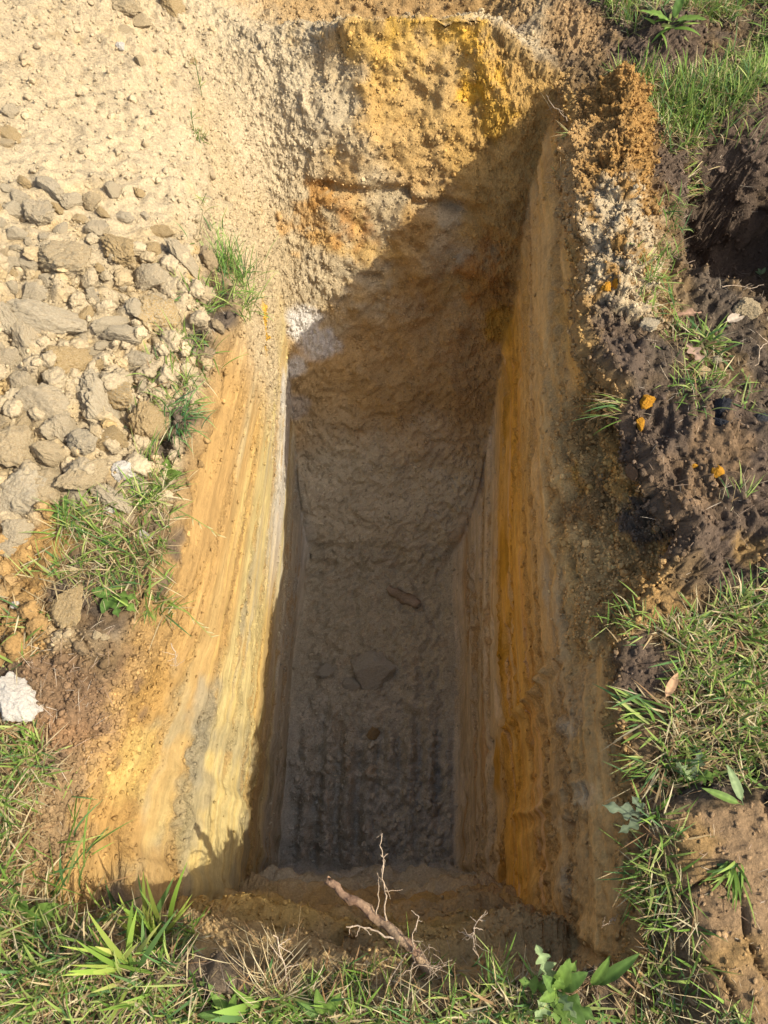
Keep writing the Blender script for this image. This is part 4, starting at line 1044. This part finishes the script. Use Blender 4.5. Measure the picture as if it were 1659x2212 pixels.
def leaf(geo, base_p, az, length, width, lean, bend, col, lobes=0, seg=16, fold=.25, petiole=.12, seed=0):
    """a real leaf: outline with lobes, folded along its midrib, arching"""
    r = np.random.default_rng(seed)
    s = np.linspace(0, 1, seg + 1)
    ang = lean + bend * s
    dl = length / seg
    hx = np.concatenate([[0], np.cumsum(np.sin(ang) * dl)[:-1]]); hz = np.concatenate([[0], np.cumsum(np.cos(ang) * dl)[:-1]])
    out = np.where(s < petiole, .06, np.sin(np.clip((s - petiole) / (1 - petiole), 0, 1) ** .75 * math.pi) ** .8)
    if lobes: out = out * (.62 + .38 * np.cos((s - petiole) * lobes * 2 * math.pi)) + .03
    out = np.maximum(out, .02) * width / 2
    m = 5; tt = np.linspace(-1, 1, m)
    ca, sa = math.cos(az), math.sin(az)
    wav = r.normal(0, .05, (seg + 1, m)) * width
    V = np.zeros((seg + 1, m, 3))
    for j in range(m):
        side_ = tt[j] * out; up = np.abs(side_) * fold + wav[:, j] * np.abs(tt[j])
        nx, nz = -np.cos(ang), np.sin(ang)
        V[:, j, 0] = base_p[0] + (hx + nx * up) * ca - side_ * sa
        V[:, j, 1] = base_p[1] + (hx + nx * up) * sa + side_ * ca
        V[:, j, 2] = base_p[2] + hz + nz * up
    F = np.array([[a * m + b, a * m + b + 1, (a + 1) * m + b + 1, (a + 1) * m + b] for a in range(seg) for b in range(m - 1)])
    cc = np.tile(np.array(col), (seg + 1, m, 1)); cc[:, m // 2] *= 1.35; cc[::3, 1:-1] *= 1.12; cc *= (.82 + .3 * r.random((1, 1, 1)))
    cc *= (1 + r.normal(0, .08, (seg + 1, m, 1)))
    geo.add(V.reshape(-1, 3), F, np.clip(cc.reshape(-1, 3), .01, .8))
def weed(X_, Y_, specs, label, name='weed', seed=0, lift=.01, cat='weed'):
    p, _ = hit(X_, Y_)
    root = bpy.data.objects.new(name, None); COL.objects.link(root); root.location = p + Vector((0, 0, lift)); root.empty_display_size = .02
    tag(root, label, cat)
    for k, (az, ln, wd, lean, bend, col, lob) in enumerate(specs):
        g_ = Geo(); leaf(g_, (0, 0, .002 * k), az, ln, wd, lean, bend, col, lob, seed=seed * 31 + k)
        g_.build('leaf', parent=root)
    return root
GA, GB, GC = (.12, .19, .035), (.085, .15, .03), (.20, .26, .11)
weed(1195, 2135, [(2.0, .11, .055, .9, .5, GC, 5), (2.9, .09, .045, 1.0, .6, GA, 4), (.5, .09, .035, .8, .6, GB, 0), (1.2, .10, .035, .5, .7, GA, 0), (-.6, .10, .042, 1.0, .6, GB, 3),
                  (3.9, .08, .045, 1.0, .6, GC, 4), (-1.4, .09, .038, .9, .6, GA, 3), (1.6, .07, .03, .3, .4, GA, 0), (5.4, .09, .035, 1.1, .4, GB, 0), (4.6, .08, .035, 1.1, .4, GA, 4),
                  (.9, .08, .03, 1.1, .4, GA, 3), (2.4, .075, .03, .5, .6, GB, 0), (3.4, .07, .025, .6, .5, GA, 0), (-1., .07, .03, .6, .6, GC, 4)],
     'broad rosette weed with pale lobed leaves at the near right of the pit', seed=1).scale = (.82, .82, .82)
weed(1270, 2130, [(.6, .12, .022, .8, .6, GB, 0), (1.1, .09, .02, .5, .6, GA, 0)], 'narrow pointed leaf rising right of the lobed weed', seed=2)
weed(500, 2190, [(2.2, .075, .02, .9, .4, GA, 0), (3.1, .06, .018, 1.1, .4, GB, 0), (1.2, .06, .016, .6, .4, GA, 0)], 'oval leaved weed in the grass left of the dead stump', seed=3)
weed(700, 2195, [(1.8, .07, .022, .6, .5, GA, 0), (2.6, .06, .02, 1., .5, GB, 0), (.9, .06, .02, .9, .5, GA, 0)], 'small green oval leaved weed right of the dead stump', seed=4)
weed(1390, 1765, [(2.9, .09, .035, 1.2, .6, (.13, .16, .09), 3), (3.6, .07, .025, 1.2, .5, (.12, .15, .08), 3), (2.2, .05, .025, 1.1, .3, (.1, .13, .07), 3)], 'grey green lobed weed drooping over the edge above the cracked slab', seed=5)
weed(1490, 1690, [(1.3, .07, .035, .9, .4, (.10, .13, .07), 4), (.3, .06, .03, .9, .4, GA, 4), (2.4, .06, .03, .9, .4, GC, 4)], 'greyish weed at the lower border of the right lawn', seed=6)
weed(250, 1290, [(-1.2, .06, .03, 1.2, .4, GB, 3), (-.6, .07, .03, 1.3, .5, GA, 3), (-1.9, .05, .03, 1.2, .4, GB, 0), (3., .05, .028, 1.2, .3, GB, 0), (-.2, .06, .025, 1.2, .6, GA, 3)], 'lobed weed hanging from the lower edge of the wide grass mat', seed=7)
weed(150, 1120, [(2.4, .06, .025, 1., .4, GB, 4), (3.3, .06, .025, 1.1, .4, GB, 4), (1.6, .05, .02, .8, .4, GB, 4)], 'dark green feathery weed at the upper left of the wide grass mat', seed=8)
weed(360, 1040, [(.2, .05, .03, 1., .4, GA, 0), (2.8, .05, .03, 1.1, .4, GB, 0), (1.4, .05, .03, .9, .4, GA, 0)], 'round leaved weed above the wide grass mat on the rim', seed=9)
weed(1450, 55, [(2.9, .12, .035, 1.2, .4, GA, 0), (-.2, .11, .035, 1.2, .4, GA, 0), (1.2, .10, .03, .8, .4, GB, 0)], 'long leaved plantain at the top of the dark mole hill', seed=10)
weed(60, 2000, [(.5, .09, .045, 1., .3, GA, 0), (2., .08, .04, 1.1, .3, GB, 0), (3.5, .09, .045, 1.1, .3, GA, 0), (5., .08, .04, 1.1, .3, GB, 0)], 'broad dull green leaves in the grass at the near left corner', seed=11)
weed(1600, 1740, [(2.8, .09, .016, 1.2, .3, GA, 0), (1.9, .08, .02, 1.2, .3, GC, 0)], 'pair of long pale leaves lying at the right lawn border', seed=12)
DRY = (.36, .24, .16)
weed(1475, 745, [(-1.2, .09, .045, 1.35, .3, DRY, 3)], 'dry curled brown leaf on the dark bank at the right', 'dry_leaf', 13, .015, 'leaf')
weed(1450, 690, [(.1, .08, .03, 1.4, .2, (.30, .18, .11), 2)], 'reddish dry leaf above the curled brown one', 'dry_leaf', 14, .015, 'leaf')
weed(1560, 705, [(.4, .07, .03, 1.4, .2, (.45, .36, .25), 0)], 'pale dry leaf right of the broad bladed tuft', 'dry_leaf', 15, .015, 'leaf')
weed(1430, 1515, [(1.0, .07, .02, 1.4, .2, (.45, .27, .14), 0)], 'rust coloured dry leaf at the left border of the right lawn', 'dry_leaf', 16, .015, 'leaf')
weed(1640, 600, [(2., .03, .014, .9, .3, GC, 0), (3., .03, .014, .9, .3, GC, 0), (1., .03, .014, .9, .3, GC, 0)], 'small pale leaved plant at the right edge by the tan clod', seed=17)

def tube(geo, pts, radii, col=(.4, .3, .2), sides=7):
    pts = [Vector(p) for p in pts]; n = len(pts); V = []; 
    ref = Vector((.3, .2, .93))
    for i, p in enumerate(pts):
        d = (pts[min(i + 1, n - 1)] - pts[max(i - 1, 0)]).normalized()
        a = d.cross(ref).normalized(); b = d.cross(a)
        for k in range(sides):
            th = 2 * math.pi * k / sides
            V.append(p + (a * math.cos(th) + b * math.sin(th)) * radii[i] * (1 + .12 * math.sin(k * 2.7 + i * 1.9)))
    F = [[i * sides + k, i * sides + (k + 1) % sides, (i + 1) * sides + (k + 1) % sides, (i + 1) * sides + k] for i in range(n - 1) for k in range(sides)]
    V.append(pts[0]); V.append(pts[-1])
    for k in range(sides):
        F.append([n * sides, (k + 1) % sides, k, k]); F.append([n * sides + 1, (n - 1) * sides + k, (n - 1) * sides + (k + 1) % sides, (n - 1) * sides + (k + 1) % sides])
    # closing fans are written as triangles
    Q = [f for f in F if f[2] != f[3]]; T = [f[:3] for f in F if f[2] == f[3]]
    Q += [[t_[0], t_[1], t_[2], t_[2]] for t_ in T] if False else []
    geo.add(np.array([v[:] for v in V]), np.array(Q), np.tile(np.array(col), (len(V), 1)))
def wiggle(a, b, n, amp, r):
    a, b = np.array(a), np.array(b)
    s = np.linspace(0, 1, n)[:, None]
    w_ = np.cumsum(r.normal(0, amp, (n, 3)), 0); w_ -= s * w_[-1] + (1 - s) * w_[0]
    return a + (b - a) * s + w_
def at_depth(X_, Y_, ypos):
    """point on a line of sight where it crosses the upright plane at this distance along the pit"""
    d = ray(X_, Y_); return Vector((0, 0, CAM_H)) + d * (ypos / d.y)
def on_height(X_, Y_, z): return onplane(X_, Y_, z)
rr = np.random.default_rng(77)
root_base = on_height(905, 2060, -.09); root_tip = on_height(712, 1898, -.14)
ro = bpy.data.objects.new('root', None); COL.objects.link(ro); ro.location = root_base; ro.empty_display_size = .03
tag(ro, 'thick broken tree root jutting from the near edge over the pit', 'root')
g_ = Geo(); pts = wiggle((0, 0, 0), root_tip - root_base, 22, .0035, rr)
pts[0] -= np.array([-.02, .03, .02])
tube(g_, pts, np.linspace(.0115, .0075, 22) * (1 + .12 * rr.normal(size=22)), sides=10); g_.build('main_root', M_ROOT, ro)
def side_root(a, b, r0, n=14, amp=.003, twigs=5, parent=ro, o0=None, tl=.03, upto=None):
    g_ = Geo(); o0 = root_base if o0 is None else o0
    p = wiggle(a - o0, b - o0, n, amp, rr)
    tube(g_, p, np.linspace(r0, r0 * .45, n), sides=6)
    for k in range(twigs):
        i = rr.integers(n // 3, n); d = rr.normal(0, 1, 3); d /= np.linalg.norm(d)
        q = wiggle(p[i], p[i] + d * tl * (.5 + rr.random()), 6, .0012, rr)
        tube(g_, q, np.linspace(r0 * .5, r0 * .25, 6), sides=5)
    g_.build('side_root', M_PALEROOT, parent)
b1 = on_height(832, 1990, -.115)
side_root(b1, on_height(825, 1800, -.08), .0020, 18, .0035, 9, tl=.028)
side_root(on_height(812, 1975, -.115), on_height(815, 1885, -.11), .0016, 10, .002, 2, tl=.015)
side_root(on_height(860, 2030, -.10), on_height(748, 2002, -.09), .0024, 14, .0025, 5, tl=.015)
side_root(on_height(885, 2060, -.09), on_height(905, 1980, -.05), .0020, 10, .003, 4, tl=.02)
side_root(on_height(880, 2060, -.085), on_height(835, 2130, .01), .0014, 9, .003, 3, tl=.02)
side_root(on_height(890, 2060, -.085), on_height(890, 2120, .015), .0013, 9, .003, 3, tl=.02)
side_root(on_height(905, 2070, -.08), on_height(930, 2040, -.05), .0012, 8, .003, 3, tl=.02)
def small_root(base_xy, tip_xy, z0, z1, label, r0=.0015, twigs=8, tl=.025, amp=.003):
    a = on_height(*base_xy, z0); b = on_height(*tip_xy, z1)
    o_ = bpy.data.objects.new('root', None); COL.objects.link(o_); o_.location = a; o_.empty_display_size = .02
    tag(o_, label, 'root')
    side_root(a, b, r0, 12, amp, twigs, o_, a, tl)
small_root((1035, 2080), (1035, 1985), -.02, .03, 'small frayed reddish root standing at the near edge right of the thick root', .0013, 16, .022)
small_root((1330, 1985), (1300, 2005), -.05, -.02, 'thin root crossing the right end of the near face', .0013, 3, .04)
small_root((625, 2160), (590, 2020), -.0, .05, 'upright dry stem in the dead straw stump', .002, 6, .03)
small_root((870, 2105), (960, 2085), -.0, .01, 'matted pale roots below the thick broken root', .001, 22, .03)
small_root((1310, 770), (1283, 803), .0, -.02, 'pale hooked root poking from under the dark turf at the right', .0014, 2, .02)
small_root((1240, 640), (1210, 618), -.1, -.08, 'short pale root in the right face beside the sandy ridge foot', .0012, 2, .02)
small_root((1225, 262), (1180, 205), .03, .07, 'bare pale twig sticking from the upper right brink', .0014, 4, .03)
small_root((1630, 790), (1659, 740), .0, .03, 'curved root lying on the dark soil at the right picture edge', .002, 2, .03)
small_root((1560, 620), (1650, 615), .02, .02, 'long straw stem lying on soil below the dark hollow', .0014, 3, .03)
small_root((1425, 640 + 650), (1500, 1140 + 60), -.15, -.08, 'thin root hanging in the bite of the right bank', .0012, 2, .03)
small_root((370, 1390), (380, 1440), -.01, -.06, 'frayed root hanging below the wide grass mat', .0013, 9, .02)
# woody chunk on the floor
pw, nw = hit(872, 1292)
g_ = Geo(); rw = np.random.default_rng(3)
a_, b_ = hit(838, 1272)[0] + Vector((0, 0, .02)), hit(905, 1312)[0] + Vector((0, 0, .015))
tube(g_, wiggle(np.array(a_) - np.array(pw), np.array(b_) - np.array(pw), 14, .004, rw), .024 * np.sin(np.linspace(.35, 2.7, 14)) + .004, sides=9)
o_ = g_.build('wood_chunk', soil_material('rotten_wood', ((.24, .18, .11), (.36, .28, .19)))); o_.location = pw
tag(o_, 'brown splinter of rotten wood half sunk in the pit floor', 'wood')

# fine pale rootlets and straw bits strewn on the soil: nobody could count them
def litter(name, poly, n, label, seed, lmin=.015, lmax=.06, w=.0011):
    pp = np.array([hit(*q)[0][:2] for q in poly]); r = np.random.default_rng(seed)
    lo, hi = pp.min(0), pp.max(0); p = lo + r.random((n * 3, 2)) * (hi - lo); p = p[inside(pp, p[:, 0], p[:, 1])][:n]
    p3 = np.array([drop(a, b)[0] for a, b in p]) + [0, 0, .004]; m = len(p3); g_ = Geo()
    col = np.array([(.5, .4, .26), (.42, .3, .2), (.6, .5, .36), (.3, .2, .12)])[r.integers(0, 4, m)]
    g_.add(*blade_arrays(p3, r.random(m) * 6.28, lmin + (lmax - lmin) * r.random(m) ** 2, np.full(m, w) * (.6 + .8 * r.random(m)), r.normal(1.35, .25, m), r.normal(.2, .5, m), col, 6, r.normal(0, .5, m)))
    tag(g_.build(name), label, 'rootlets', kind='stuff')
litter('rootlets', [(1290, 600), (1659, 600), (1659, 1230), (1480, 1290), (1380, 1100), (1380, 850)], 420, 'fine pale rootlets and straw bits on the dark right bank', 5)
litter('rootlets', [(1420, 340), (1659, 260), (1659, 620), (1480, 600), (1420, 450)], 260, 'fine rootlets in and around the dark hollow', 6)
litter('rootlets', [(60, 1400), (250, 1330), (240, 1560), (130, 1800), (60, 1700)], 220, 'fine straw bits on the brown soil at the left', 7)
litter('rootlets', [(380, 2060), (1300, 2080), (1330, 2170), (900, 2140), (420, 2150)], 260, 'fine roots along the near brink', 8)
litter('rootlets', [(1440, 1780), (1659, 1760), (1659, 2190), (1560, 2200)], 60, 'straw bits on the cracked brown slab', 9, .01, .03)
litter('rootlets', [(430, 640), (500, 690), (430, 800), (390, 940), (340, 980), (350, 880)], 120, 'fine roots in the dark torn turf of the left rim', 10, .01, .04)
